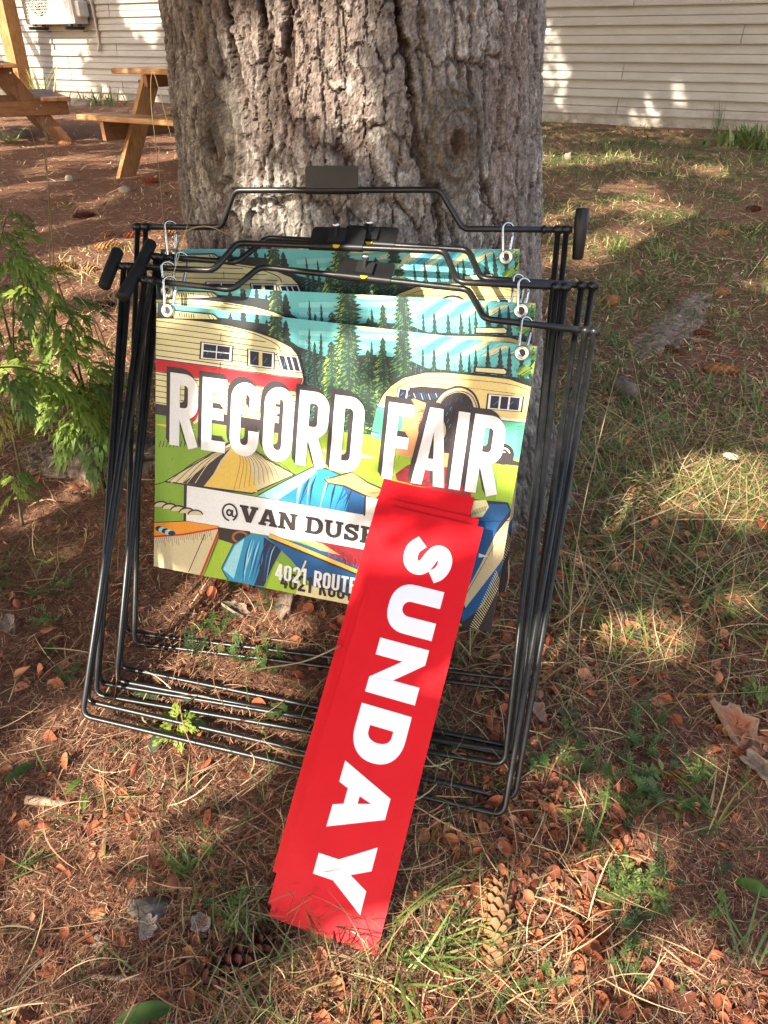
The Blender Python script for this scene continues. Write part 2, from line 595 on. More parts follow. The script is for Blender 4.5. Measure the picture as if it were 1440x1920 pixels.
rbox(MB(), -hw, hw, dp1, dp0, 0, hh).build('casing', M['ac'], ac)
mb = MB(); gx0, gz0 = -0.22, 0.42
for k in range(9):
    r = 0.05 + 0.033 * k
    a = np.linspace(0, 2 * math.pi, 40, endpoint=False)
    mb.tube(np.stack([gx0 + r * np.cos(a), np.full(40, dp1 - 0.022), gz0 + r * np.sin(a)], -1), 0.004, 5, True)
for k in range(12):
    a = k * math.pi / 6
    mb.tube([(gx0 + .05 * math.cos(a), dp1 - .024, gz0 + .05 * math.sin(a)), (gx0 + .32 * math.cos(a), dp1 - .024, gz0 + .32 * math.sin(a))], 0.003, 5)
for k in range(15):
    z = gz0 - 0.31 + 0.044 * k
    mb.tube([(gx0 - .33, dp1 - .030, z), (gx0 + .33, dp1 - .030, z)], 0.0042, 5)
mb.tube([(gx0 - .335, dp1 - .026, gz0 - .335), (gx0 + .335, dp1 - .026, gz0 - .335), (gx0 + .335, dp1 - .026, gz0 + .335), (gx0 - .335, dp1 - .026, gz0 + .335)], 0.006, 6, True)
mb.build('fan_grille', M['ac'], ac)
mb = MB(); a = np.linspace(0, 2 * math.pi, 36, endpoint=False)
mb.add(np.stack([gx0 + .30 * np.cos(a), np.full(36, dp1 - .003), gz0 + .30 * np.sin(a)], -1), [tuple(range(36))])
mb.build('fan_opening', M['dark'], ac)
rbox(MB(), hw, hw + .10, -.30, -.10, .10, .34, .02).build('valve_cover', M['ac'], ac)
rbox(MB(), .16, hw - .04, dp1 - .008, dp1, .05, hh - .05, .006).build('service_panel', M['ac'], ac)
for sx in (-0.5, 0.5):
    mb = MB(); mb.box(sx - .022, sx + .022, -.46, 0.0, -.085, -.035); mb.box(sx - .06, sx + .06, -.02, -.004, -.12, .10)
    mb.build('bracket', M['dark'], ac)
    for yy in (-.12, -.32):
        rbox(MB(), sx - .03, sx + .03, yy - .03, yy + .03, -.03, 0, .004).build('rubber_foot', M['dark'], ac)
mb = MB()
mb.tube(fillet([(hw + .06, -.2, .7), (hw + .18, -.12, .62), (hw + .20, -.07, .2), (hw + .19, -.07, -.30), (hw + .14, -.09, -.42)], .1, 6), .022, 8)
mb.build('drain_hose', M['pipe'], ac)

# wooden post in front of the wall
mb = MB(); p0, p1 = wloc(-3.27, 0.55, 0.0), wloc(-2.85, 0.75, 2.9)
pp = np.array([p0, p1]); ax = (p1 - p0) / np.linalg.norm(p1 - p0)
e1 = WU - ax * (WU @ ax); e1 /= np.linalg.norm(e1); e2 = np.cross(ax, e1)
hw_ = 0.135
V = []
for t in (0, 1):
    for (i, j) in ((-1, -1), (1, -1), (1, 1), (-1, 1)):
        V.append(pp[t] + e1 * hw_ * i + e2 * hw_ * j - np.array([0, 0, .05]) * (1 - t))
post = thing('wooden_post', 'stained square wooden post standing against the siding beside the air conditioner', 'post', p0)
obj('post_shaft', V, [(3, 2, 1, 0), (4, 5, 6, 7), (0, 1, 5, 4), (1, 2, 6, 5), (2, 3, 7, 6), (3, 0, 4, 7)], M['wood_z'], post, org=p0)
b0, b1 = p0 + ax * 0.95 - e1 * .12, p0 + ax * 2.2 - e1 * 1.1
V, Fc = tube([b0, b1], 0.075, 4)
obj('brace', V, Fc, M['wood_z'], post, org=p0)

# ================================================================== the big trunk


def trunk_r(z, th):
    z = np.asarray(z, float)
    r = 0.336 + 0.030 * np.clip((0.98 - z) / 0.39, 0, 3) ** 1.15 - 0.010 * np.clip(z - 0.98, 0, 9)
    r = np.maximum(r, 0.05)
    fl = np.clip((0.42 - z) / 0.42, 0, 1.2) ** 2.2
    lob = 0.5 + 0.5 * np.cos(3 * (th - 0.95)) * 0.8 + 0.25 * np.cos(5 * th + 1)
    return r + fl * (0.03 + 0.09 * lob)


def trunk_c(z):
    z = np.asarray(z, float)
    return -0.045 - 0.04 * (z - 0.7), 1.545 + 0 * z


def hit_trunk(px, py):
    d = ray(px, py)
    P = None
    for t in np.linspace(0.8, 1.9, 600):
        P = _C + d * t
        cx, cy = trunk_c(P[2])
        th = math.atan2(P[0] - cx, -(P[1] - cy))
        if math.hypot(P[0] - cx, P[1] - cy) <= trunk_r(P[2], th):
            return P, th, P[2]
    return P, 0.0, P[2]


tf = np.concatenate([np.linspace(-math.pi, -1.75, 26)[:-1], np.arange(-1.75, 1.75, 0.0070), np.linspace(1.75, math.pi, 26)])
zs = np.concatenate([np.arange(-0.12, 0.42, 0.006), np.arange(0.42, 1.06, 0.0026), np.arange(1.06, 1.5, 0.012), np.linspace(1.5, 9.5, 60)])
TH, ZZ = np.meshgrid(tf, zs)
uu, vv = TH * 0.37, ZZ
wx = uu + 0.018 * (fbm(uu * 6, vv * 2.6, 31, 2) - .5) * 2 + 0.012 * (vnoise(uu * 42, vv * 22, 33) - .5) + 0.007 * (vnoise(uu * 120, vv * 75, 34) - .5) + .004 * (vnoise(uu * 300, vv * 220, 36) - .5)
wy = vv + 0.030 * (fbm(uu * 8 + 9, vv * 5, 35, 2) - .5) * 2 + 0.020 * (vnoise(uu * 55, vv * 34, 38) - .5) + 0.010 * (vnoise(uu * 130, vv * 90, 39) - .5) + .005 * (vnoise(uu * 300, vv * 220, 37) - .5)
f1, f2, ida = worley(wx / 0.034, wy / 0.100, 41)
ea = f2 - f1
g1, g2, idb = worley(wx / 0.021 + 3, wy / 0.046, 47)
eb = g2 - g1
q1, q2, idc = worley(wx / 0.0095 + 3, wy / 0.017, 53)
ec = q2 - q1
hgt = 0.0085 * sstep(0.01, 0.12, ea) + 0.007 * ida + 0.0022 * sstep(0.0, 0.10, eb) + 0.0085 * (idb - .5) + 0.0010 * sstep(0, .12, ec) + 0.0048 * (idc - .5)
fis = vnoise(wx / 0.060, wy / 0.50, 61)
fm = sstep(0.050, 0.018, np.abs(fis - .5)) * sstep(.25, .5, vnoise(uu * 9, vv * 5, 65))
fis2 = vnoise(wx / 0.05 + 7, wy / 0.33, 63)
fm2 = sstep(0.050, 0.012, np.abs(fis2 - .5)) * sstep(.35, .6, vnoise(uu * 12 + 5, vv * 6, 67))
hgt = hgt * .74 - 0.011 * fm - 0.007 * fm2
hgt = hgt + 0.0028 * (fbm(uu / 0.006, vv / 0.011, 71, 3) - .5) * 2 + 0.0016 * (vnoise(uu / 0.004, vv / 0.02, 73) - .5)
hgt = hgt + 0.007 * (fbm(uu * 4.2, vv * 2.4, 77, 3) - .5)
# two grown-over branch knots
knotmask = np.zeros_like(TH); pitmask = np.zeros_like(TH)
for (kx, ky, su, sv) in ((408, 262, 0.044, 0.062), (852, 262, 0.050, 0.062)):
    P, kth, kz = hit_trunk(kx, ky)
    du, dv = (uu - kth * 0.37), vv - kz
    du = du + 0.010 * (fbm(uu * 30, vv * 30, 81, 3) - .5) * 2
    dv = dv + 0.010 * (fbm(uu * 30 + 4, vv * 30, 83, 3) - .5) * 2
    rr = np.hypot(du / su, dv / sv)
    m_ = sstep(1.75, 0.95, rr)
    ring = 0.0050 * np.sin(rr * 15 + 5 * fbm(uu * 22, vv * 22, 85, 3)) + 0.024 * np.exp(-(rr / 0.85) ** 2) + 0.003 * (fbm(uu / .006, vv / .006, 87, 3) - .5) * 2
    pit = np.exp(-(np.hypot(du / (su * .30), (dv + .008) / (sv * .42))) ** 2)
    ring = ring - 0.028 * pit
    hgt = hgt * (1 - m_) + (ring + 0.010) * m_
    knotmask = np.maximum(knotmask, m_); pitmask = np.maximum(pitmask, pit * m_)
RR = trunk_r(ZZ, TH) + hgt - 0.012
CX, CY = trunk_c(ZZ)
VT = np.stack([CX + RR * np.sin(TH), CY - RR * np.cos(TH), ZZ], -1).reshape(-1, 3)
nt_, nz_ = len(tf), len(zs)
idx = np.arange(nt_ * nz_).reshape(nz_, nt_)
TF = np.stack([idx[:-1, :-1], idx[:-1, 1:], idx[1:, 1:], idx[1:, :-1]], -1).reshape(-1, 4)


def bark_color(ida, idb, idc, ea, fm, nz1, nz2):
    sh = ida.shape
    base = np.zeros(sh + (3,))
    A = np.array([0.145, 0.120, 0.103]); B = np.array([0.33, 0.29, 0.255]); Cc = np.array([0.24, 0.158, 0.130]); D = np.array([0.46, 0.42, 0.37])
    t = (0.25 * ida + 0.40 * idb + 0.35 * idc)[..., None]
    base = A * (1 - t) + B * t
    k = sstep(0.56, 0.70, nz1)[..., None]
    base = base * (1 - k * 0.4) + Cc * k * 0.4
    k = (sstep(0.46, 0.60, nz2) * sstep(0.3, 0.8, idc))[..., None]
    base = base * (1 - k * 0.75) + D * k * 0.75
    inner = np.array([0.045, 0.027, 0.020])
    k = np.clip(sstep(0.09, 0.0, ea) * 0.75 + fm * 0.9, 0, 0.95)[..., None]
    return base * (1 - k) + inner * k


bc = bark_color(ida, idb, idc, ea, np.clip(fm + .5 * fm2, 0, 1), fbm(uu * 7, vv * 3.5, 91, 4), fbm(uu * 9, vv * 7, 93, 4))
kn = np.array([0.125, 0.104, 0.080]) * (0.75 + 0.6 * fbm(uu / .012, vv / .012, 95, 3))[..., None]
bc = bc * (1 - knotmask[..., None] * .75) + kn * knotmask[..., None] * .75
bc = bc * (1 - pitmask[..., None] * .75) + np.array([0.085, 0.036, 0.022]) * pitmask[..., None] * .75
tree = thing('spruce_tree', 'massive old trunk with deeply fissured grey brown bark and two knots', 'tree', (TREE[0], TREE[1], 0))
TO = np.array([TREE[0], TREE[1], 0])
bc = bc * np.array([.97, 1.0, 1.02]) * (0.50 + 0.50 * sstep(0.10, 0.55, ZZ + .12 * (fbm(uu * 9, vv * 6, 99, 3) - .5)))[..., None] * np.array([1.03, 1.0, .96])  # bark colour darkened towards the base, painting in the shade there
bc = bc * (0.70 + 0.60 * rng.random(bc.shape[:2]) ** 1.3)[..., None] * (0.72 + .56 * vnoise(uu / .005, vv / .014, 97))[..., None]
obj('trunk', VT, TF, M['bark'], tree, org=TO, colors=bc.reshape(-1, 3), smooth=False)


def root(path, rads, name='root', flat=.75):
    P = fillet(path, 0.2, 8)
    # resample
    d = np.concatenate([[0], np.cumsum(np.linalg.norm(np.diff(P, axis=0), axis=1))])
    n_ = int(d[-1] / 0.006)
    s = np.linspace(0, d[-1], n_)
    Q = np.stack([np.interp(s, d, P[:, k]) for k in range(3)], -1)
    rad = np.interp(s / d[-1], np.linspace(0, 1, len(rads)), rads)
    nn = 56
    V, Fc = tube(Q, 1.0, nn, caps=False)
    V = V.reshape(n_, nn, 3)
    a = np.arange(nn) * 2 * math.pi / nn
    u = np.broadcast_to(a[None, :] * 0.08, (n_, nn)); v_ = np.broadcast_to(s[:, None], (n_, nn))
    f1, f2, i1 = worley(u / .025 + .4 * fbm(u * 40, v_ * 20, 5, 2), v_ / .06 + .5 * fbm(u * 30, v_ * 14, 6, 2), 15)
    h = 0.008 * sstep(0, .15, f2 - f1) + .010 * i1 + .050 * (fbm(u * 26, v_ * 11, 9, 4) - .5) + .004 * (fbm(u * 120, v_ * 80, 10, 2) - .5)
    c = Q[:, None, :]
    dirv = V - c
    V = c + dirv * (rad[:, None] + h)[..., None] * np.array([1, 1, flat])
    col = bark_color(i1, vnoise(u * 200, v_ * 100, 3), vnoise(u * 400, v_ * 300, 4), f2 - f1, 0 * u, fbm(u * 30, v_ * 8, 11), fbm(u * 30, v_ * 20, 12))
    return obj(name, V.reshape(-1, 3), Fc, M['bark'], tree, org=TO, colors=(col * np.array([.74, .62, .53]) * (.35 + 1.25 * vnoise(u * 110, v_ * 55, 44) ** 1.2 + .25 * rng.random(col.shape[:2]))[..., None]).reshape(-1, 3), smooth=False)


def gpt(px, py, dz=0.0):
    p = at_ground(px, py, 0.03)
    for _ in range(6):
        p = at_ground(px, py, float(zg(p[0], p[1])) + dz)
    return p


root([(-0.30, 1.45, 0.0), (-0.52, 1.50, 0.0), (-0.80, 1.56, -0.015), (-1.15, 1.66, -0.08)], [0.13, 0.115, 0.10, 0.04])
rp = [gpt(1095, 740, -.05), gpt(1190, 690, -.035), gpt(1250, 640, -.026), gpt(1310, 570, -.026), gpt(1400, 520, -.034), gpt(1520, 500, -.06)]
root([(0.25, 1.50, -0.04)] + rp, [0.05, 0.03, 0.060, 0.078, 0.070, 0.030, 0.050, 0.03], flat=.55)

# ------------------------------------------------------------------ crown sprays and unseen spruces added to cast dappled shade on the yard
BEAMS = []


def beam(P, r):
    BEAMS.append((np.asarray(P, float), r))


def wallpt(px, py):
    d = ray(px, py)
    t = ((W0 - _C) @ WN) / (d @ WN)
    return _C + d * t


SGN_P, SGN_N = np.array([-0.3463, 1.0563, 0.5908]), np.array([0.2292, 0.9213, -0.3140])


def signpt(px, py):
    d = ray(px, py)
    t = ((SGN_P - _C) @ SGN_N) / (d @ SGN_N)
    return _C + d * t
for (px, py, r) in [(120, 620, 45), (60, 690, 50), (150, 700, 48), (220, 650, 45), (260, 600, 40), (30, 610, 40), (90, 560, 25), (240, 480, 35), (290, 470, 28), (190, 455, 28),
                    (270, 297, 20), (200, 297, 16), (120, 297, 13), (330, 293, 16), (1130, 820, 45), (1080, 790, 28), (1120, 855, 32), (1300, 900, 45), (1380, 900, 50), (1420, 950, 35), (1240, 930, 28),
                    (1180, 385, 20), (1220, 395, 22), (1330, 410, 28), (1280, 400, 15), (1110, 460, 25), (1170, 455, 22), (1230, 470, 25), (1300, 480, 22), (1420, 480, 20),
                    (1040, 300, 20), (1090, 298, 22), (1150, 296, 22), (1330, 318, 16), (1215, 1170, 22), (1290, 1200, 20), (1120, 1180, 14), (1030, 1230, 12), (1400, 1130, 12), (1130, 1480, 12), (1060, 1420, 10), (1340, 1420, 14), (1100, 1700, 14), (1300, 1750, 16), (300, 1560, 16), (150, 1500, 16), (80, 1390, 16), (430, 1560, 12), (110, 1660, 14), (120, 1030, 18), (60, 960, 18), (1010, 1080, 10), (1100, 1050, 10), (1180, 980, 16),
                    (380, 1110, 45), (450, 1110, 48), (520, 1150, 45), (420, 1200, 45), (500, 1230, 48), (360, 1260, 40), (560, 1180, 35), (430, 1300, 45), (520, 1330, 45), (350, 1330, 36), (450, 1400, 40),
                    (540, 1400, 34), (330, 1440, 48), (290, 1430, 34), (400, 1460, 34), (210, 1100, 26), (190, 1165, 26), (300, 1000, 24), (880, 1690, 20), (915, 1760, 32), (930, 1820, 30), (1000, 1790, 38),
                    (1040, 1830, 38), (640, 1880, 42), (700, 1850, 34), (760, 1790, 34), (820, 1870, 44), (690, 1910, 34), (1210, 1590, 24), (1240, 1610, 20), (1420, 1870, 28)]:
    P = gpt(px, py); beam(P, r * np.linalg.norm(P - _C) / FPX * (.72 if py > 1000 else 1.05))
for (px, py, r) in [(60, 30, 24), (50, 70, 22), (60, 110, 26), (80, 150, 26), (100, 90, 30), (130, 110, 26), (140, 140, 26), (120, 165, 26), (150, 172, 20), (175, 182, 16), (45, 20, 20), (95, 130, 26), (90, 20, 40),
                    (130, 20, 30), (245, 20, 18), (270, 42, 18), (285, 60, 15), (270, 10, 18), (300, 30, 14), (205, 185, 13), (232, 187, 9), (290, 185, 13), (150, 60, 25), (20, 100, 20), (25, 150, 18),
                    (1030, 65, 15), (1022, 95, 14), (1036, 112, 9), (1055, 130, 8), (1030, 150, 8), (1055, 155, 8), (1050, 195, 14), (1215, 195, 13), (1222, 215, 20), (1210, 235, 15), (1265, 165, 9), (1272, 190, 9), (1190, 220, 9)]:
    P = wallpt(px, py); beam(P, r * np.linalg.norm(P - _C) / FPX * (.13 if px > 900 else .72))
for (px, py, r) in [(470, 60, 36), (480, 110, 40), (540, 60, 46), (560, 120, 36), (600, 30, 50), (520, 170, 36), (480, 220, 24), (470, 280, 20), (480, 330, 18), (620, 100, 40), (650, 50, 25), (430, 90, 26),
                    (700, 170, 18), (705, 268, 14), (745, 235, 12), (450, 380, 26), (520, 390, 26), (560, 410, 26), (420, 400, 20), (400, 440, 22), (700, 20, 22), (640, 330, 14)]:
    P, _t, _z = hit_trunk(px, py); beam(P, r * np.linalg.norm(P - _C) / FPX * .62)
for px in range(310, 960, 48):
    for py in range(480, 1100, 48):
        if py > 930 and px > 690: continue
        if R_.random() < .80 or px > 760 and R_.random() < (0.45 if py < 900 else 0.8): continue
        P = signpt(px, py); beam(P, R_.uniform(4, 13) * np.linalg.norm(P - _C) / FPX)
for (px, py, r) in [(700, 1000, 13), (682, 1080, 16), (665, 1150, 16), (640, 1230, 13), (596, 1420, 12), (560, 1560, 14), (545, 1650, 18), (660, 1720, 16), (600, 1640, 12)]:
    P = signpt(px, py) * 0.93 + _C * 0.07; beam(P, r * 0.8 / FPX)
for (px, py, r) in [(30, 520, 26), (50, 640, 26), (110, 740, 26), (140, 800, 28), (30, 880, 26), (70, 470, 20), (170, 720, 20), (40, 770, 18)]:
    P = at_y(px, py, 1.32); beam(P, r * 1.4 / FPX)
BP = np.array([b[0] for b in BEAMS]); BR = np.array([b[1] for b in BEAMS])

HOSTS = [(-2.6, -1.6), (-4.6, 0.3), (-1.2, -4.2), (-5.6, 2.6), (-8.2, 5.2), (-9.8, 9.5), (5.4, 3.2), (-5.2, -4.0), (2.6, -2.6), (8.2, 6.4), (-0.045, 1.545)]
CL = [[] for _ in HOSTS]


def try_clump(P, t, rc):  # adds an unseen spray sunward of P, keeping the sun patches clear
    Q = P + SUN_DIR * t
    px, py, z = proj(Q)
    m_ = rc / max(z, .3) * FPX + 60
    if z > 0 and -m_ < px < 1440 + m_ and -m_ < py < 1920 + m_: return
    d = Q - BP
    al = d @ SUN_DIR
    dist = np.linalg.norm(d - al[:, None] * SUN_DIR, axis=1)
    if np.any((al > 0.3) & (dist < BR + rc * 1.0 + .012)):
        if rc > .05: try_clump(P + np.array([R_.uniform(-.1, .1), R_.uniform(-.1, .1), 0]), t, rc * .6)
        return
    if math.hypot(Q[0], Q[1]) < .5: return
    h = min(range(len(HOSTS)), key=lambda i: math.hypot(HOSTS[i][0] - Q[0], HOSTS[i][1] - Q[1]) + (0 if i < 10 or Q[2] > 2.4 else 50))
    CL[h].append((Q, rc))


for _ in range(5600):                       # near yard, the signs and the trunk
    u = R_.random()
    if u < 0.48: P = np.array([R_.uniform(-1.5, 1.6), R_.uniform(0.1, 3.0), 0.03])
    elif u < 0.85: P = np.array([R_.uniform(-.5, .5), R_.uniform(.8, 1.15), R_.uniform(.1, .75)])
    else: P = np.array([R_.uniform(-.45, .45), 1.2, R_.uniform(.5, 1.3)])
    try_clump(P, R_.uniform(2.4, 5.5), R_.uniform(.09, .16))
for _ in range(3000):                       # farther ground and the wall
    if R_.random() < .30:
        y = R_.uniform(2.5, 15); P = np.array([R_.uniform(-.62 * y - 1, .62 * y + 1), y, 0.05])
    else:
        P = wloc(R_.uniform(-5, 11), 0.02, R_.uniform(0, 1.8))
    try_clump(P, R_.uniform(4.5, 11), R_.uniform(.13, .36))
HLAB = ['young spruce with a sparse low crown standing left of the camera', 'slim spruce standing among its neighbours left of the big trunk', 'slim spruce standing behind the camera', 'tall spruce beyond the left edge of the yard',
        'spruce at the far left beyond the picnic tables', 'spruce near the end of the siding wall', 'spruce standing right of the yard before the siding wall', 'broad spruce well behind the camera to the left', 'spruce behind the camera to the right', 'spruce near the right end of the siding wall', '']
for hi, (hx, hy) in enumerate(HOSTS):
    cl = CL[hi]
    if not cl: continue
    top = max(q[0][2] for q in cl) + 1.2
    if hi == 10: t_ = tree
    else: t_ = thing('spruce_tree', HLAB[hi], 'tree', (hx, hy, 0), group='spruces around the yard')
    o3 = np.array([hx, hy, 0])
    zz = np.linspace(-.1, top, 14)
    if hi < 10:
      V, Fc = tube([(hx + .04 * math.sin(z * 1.3 + hi), hy + .04 * math.cos(z), z) for z in zz], np.interp(zz, [0, top], [.17, .03]), 10)
      obj('trunk', V, Fc, M['bark'], t_, org=o3, colors=np.tile([[.22, .18, .15]], (len(V), 1)))
    mbb = MB(); LV = []
    for (Q, rc) in cl:
        zb = max(Q[2] - .35 * math.hypot(Q[0] - hx, Q[1] - hy) * .5, .6 if hi < 10 else 2.2)
        tw = [np.array([hx, hy, zb]), (np.array([hx, hy, zb]) * .4 + Q * .6) + [0, 0, -.06], Q]
        L_ = np.linalg.norm(Q - tw[0])
        n_s = int(L_ / .06) + 2; keep = 0.0
        for f_ in np.linspace(1, 0, n_s):        # keep the branch back to where it would cross a sunlit gap
            p_ = (1 - f_) ** 2 * tw[0] + 2 * f_ * (1 - f_) * tw[1] + f_ * f_ * Q
            e_ = p_ - BP; al_ = e_ @ SUN_DIR
            if np.any((al_ > .3) & (np.linalg.norm(e_ - al_[:, None] * SUN_DIR, axis=1) < BR + .02)): keep = f_ + .02; break
        if keep > .98: tw = None
        else: tw = [(1 - f_) ** 2 * tw[0] + 2 * f_ * (1 - f_) * tw[1] + f_ * f_ * Q for f_ in np.linspace(max(keep, 0), 1, 4)]
        if tw is not None: mbb.tube(tw, [.013, .010, .007, .004], 4, caps=False)
        n_ = 30
        c = rng.normal(size=(n_, 3)); c /= np.linalg.norm(c, axis=1)[:, None]
        c = Q + c * rc * rng.uniform(.1, .95, (n_, 1)) * np.array([1, 1, .7])
        a = rng.normal(size=(n_, 3)); a /= np.linalg.norm(a, axis=1)[:, None]
        b = np.cross(a, rng.normal(size=(n_, 3))); b /= np.linalg.norm(b, axis=1)[:, None]
        L = rc * rng.uniform(.5, .8, (n_, 1)); Wd = rc * rng.uniform(.13, .22, (n_, 1))
        LV.append(np.stack([c - a * L, c + b * Wd, c + a * L, c - b * Wd], 1).reshape(-1, 3))
    mbb.build('branches', M['twig'], t_, org=o3)
    LV = np.concatenate(LV)
    tag(obj('crown', LV, np.arange(len(LV)).reshape(-1, 4), M['canopy'], t_, org=o3), kind='stuff')
# the big tree's own limbs, well above the picture
mbb = MB(); LV = []
for k in range(26):
    a = k * 2.4; z = R_.uniform(3.6, 8.5); L = R_.uniform(1.2, 2.6) * (1 - (z - 3) / 9)
    dx, dy = math.sin(a), -math.cos(a)
    cx, cy = float(trunk_c(z)[0]), 1.545
    pth = [np.array([cx + dx * s * L, cy + dy * s * L, z - .25 * s * s * L]) for s in np.linspace(0.05, 1, 6)]
    mid = pth[3]
    d = mid - BP; al = d @ SUN_DIR
    dist = np.linalg.norm(d - al[:, None] * SUN_DIR, axis=1)
    if np.any((al > .3) & (dist < BR + .8)): continue
    mbb.tube(pth, np.linspace(.05, .01, 6), 6, caps=False)
    for s in range(40):
        c = pth[1] + (pth[-1] - pth[1]) * R_.random() + rng.normal(size=3) * .18
        aa = rng.normal(size=3); aa /= np.linalg.norm(aa); bb = np.cross(aa, rng.normal(size=3)); bb /= np.linalg.norm(bb)
        LV.append(np.array([c - aa * .16, c + bb * .035, c + aa * .16, c - bb * .035]))
if LV:
    mbb.build('limbs', M['twig'], tree, org=TO)
    LV = np.concatenate(LV)
    tag(obj('crown', LV, np.arange(len(LV)).reshape(-1, 4), M['canopy'], tree, org=TO), kind='stuff')

# ================================================================== picnic tables


def picnic(label, loc, yaw, mx, mz, my, mats_dark=False):
    t = thing('picnic_table', label, 'picnic table', loc, (0, 0, yaw), 'picnic tables')
    L, top = 0.93, 0.745

    def plank(name, x0, x1, y0, y1, z0, z1, mat):
        b = .006
        mb = MB(); rbox(mb, x0, x1, y0, y1, z0, z1, b)
        return mb.build(name, mat, t)
    for k in range(5):
        y = -.36 + .145 * k
        e = R_.uniform(-.006, .006)
        plank('tabletop_plank', -L + e, L + e, y, y + .138, top - .038, top + R_.uniform(-.002, .002), mx)
    for s in (-1, 1):
        for k in range(2):
            y = s * .66 - .14 + .142 * k
            e = R_.uniform(-.008, .008)
            plank('seat_plank', -L + e, L + e, y, y + .136, .405, .443 + R_.uniform(-.002, .002), mx)
    for sx in (-.62, .62):
        plank('cleat', sx - .02 + .042, sx + .02 + .042, -.34, .34, top - .13, top - .04, my)
        plank('seat_beam', sx - .02 - .044, sx + .02 - .044, -.79, .79, .265, .404, my)
        for s in (-1, 1):
            # A-frame leg: a slanting board
            y0, y1, hw_ = s * .70, s * .22, .075
            dy = np.array([0, y1 - y0, top - .05]); dy /= np.linalg.norm(dy)
            nrm = np.array([0, dy[2], -dy[1]])
            V = []
            for x in (sx - .021, sx + .021):
                for (yy, zz_, q) in ((y0, 0, -1), (y0, 0, 1), (y1, top - .045, 1), (y1, top - .045, -1)):
                    V.append((x, yy + q * hw_ / abs(dy[2]), zz_ - (.03 if zz_ == 0 else 0)))
            Fc = [(3, 2, 1, 0), (4, 5, 6, 7), (0, 1, 5, 4), (1, 2, 6, 5), (2, 3, 7, 6), (3, 0, 4, 7)]
            obj('leg', V, Fc, mz, t)
        for s in (-1, 1):
            mb = MB()
            for (yy, zz_) in ((s * .47, .33), (s * .52, .36), (s * .30, .66)):
                mb.tube([(sx - .07, yy, zz_), (sx - .062, yy, zz_)], .009, 8)
            mb.build('bolt', M['zinc'], t)
    plank('centre_brace', -.6, .6, -.04, .04, .30, .338, my)
    return t


picnic('honey stained picnic table half hidden behind the big trunk', (-1.263, 6.61, 0), math.atan2(-.5, .866), M['wood_x'], M['wood_z'], M['wood_y'])
picnic('darker brown picnic table cut by the picture edge below the air conditioner', (-4.48, 8.96, 0), math.atan2(.5, .87) + math.pi / 2, M['wood_dx'], M['wood_dz'], M['wood_y'])

# ================================================================== flat print
HM = np.array([[0.0008454267454697828, 7.5478298109320085e-06, -0.25366987067019675],
               [-8.44108668776122e-05, 0.0007364915510473996, -0.3932634146939091],
               [0.00017608836273707234, -0.00019701382664054606, 1.0]])
SW, SH = 0.575, 0.43125


def L2(pts):
    p = np.c_[np.asarray(pts, float), np.ones(len(pts))] @ HM.T
    return p[:, :2] / p[:, 2:]


class Flat:
    """print laid down shape over shape; x right, y down, in metres"""
    def __init__(s, dz=3e-6, clip=None):
        s.v, s.f, s.c, s.z, s.dz, s.clip = [], [], [], 0.0002, dz, clip

    def _put(s, P, faces, col):
        n = len(s.v)
        P = np.asarray(P, float)
        if s.clip is not None:
            P = np.clip(P, [0, 0], s.clip)
        s.v += [(x, -s.z, -y) for x, y in P]
        s.f += [tuple(i + n for i in f) for f in faces]
        s.c += [col] * len(faces)

    def layer(s):
        s.z += s.dz

    def poly(s, P, col, holes=(), up=True):
        if up: s.layer()
        loops = [[Vector((x, y, 0)) for x, y in l] for l in [list(P)] + [list(h) for h in holes]]
        tri = tessellate_polygon(loops)
        flat = [(q.x, q.y) for l in loops for q in l]
        out = []
        for t in tri:
            a, b, c = (flat[i] for i in t)
            ar = (b[0] - a[0]) * (c[1] - a[1]) - (b[1] - a[1]) * (c[0] - a[0])
            out.append(tuple(t) if ar > 0 else (t[0], t[2], t[1]))
        s._put(flat, out, col)

    def strip(s, P, w, col, closed=False, up=True):
        if up: s.layer()
        P = np.asarray(P, float)
        w = np.broadcast_to(np.asarray(w, float), (len(P),))
        if closed: T = np.roll(P, -1, 0) - np.roll(P, 1, 0)
        else: T = np.gradient(P, axis=0)
        T /= np.linalg.norm(T, axis=1)[:, None] + 1e-12
        Nn = np.c_[-T[:, 1], T[:, 0]] * w[:, None] / 2
        V = np.concatenate([P + Nn, P - Nn]); n = len(P)
        Fc = [(i, n + i, n + (i + 1) % n, (i + 1) % n) for i in range(n if closed else n - 1)]
        s._put(V, Fc, col)

    def mesh(s, name, mat):
        return mesh_of(name, np.array(s.v), s.f, mat, fcolors=np.array(s.c))


def smooth(P, n=6):
    """Catmull-Rom through the points"""
    P = [np.asarray(p, float) for p in P]
    P = [2 * P[0] - P[1]] + P + [2 * P[-1] - P[-2]]
    out = []
    for i in range(1, len(P) - 2):
        for k in range(n):
            t = k / n
            a, b, c, d = P[i - 1:i + 3]
            out.append(0.5 * (2 * b + (c - a) * t + (2 * a - 5 * b + 4 * c - d) * t * t + (3 * b - a - 3 * c + d) * t ** 3))
    out.append(P[-2])
    return np.array(out)


def arc(cx, cy, rx, ry, a0, a1, n=10, p=1.0):
    a = np.radians(np.linspace(a0, a1, n + 1))
    c, s_ = np.cos(a), np.sin(a)
    return [(cx + rx * math.copysign(abs(i) ** p, i), cy + ry * math.copysign(abs(j) ** p, j)) for i, j in zip(c, s_)]


# --- condensed bold capitals: cap height 1, y up
TK = 0.155


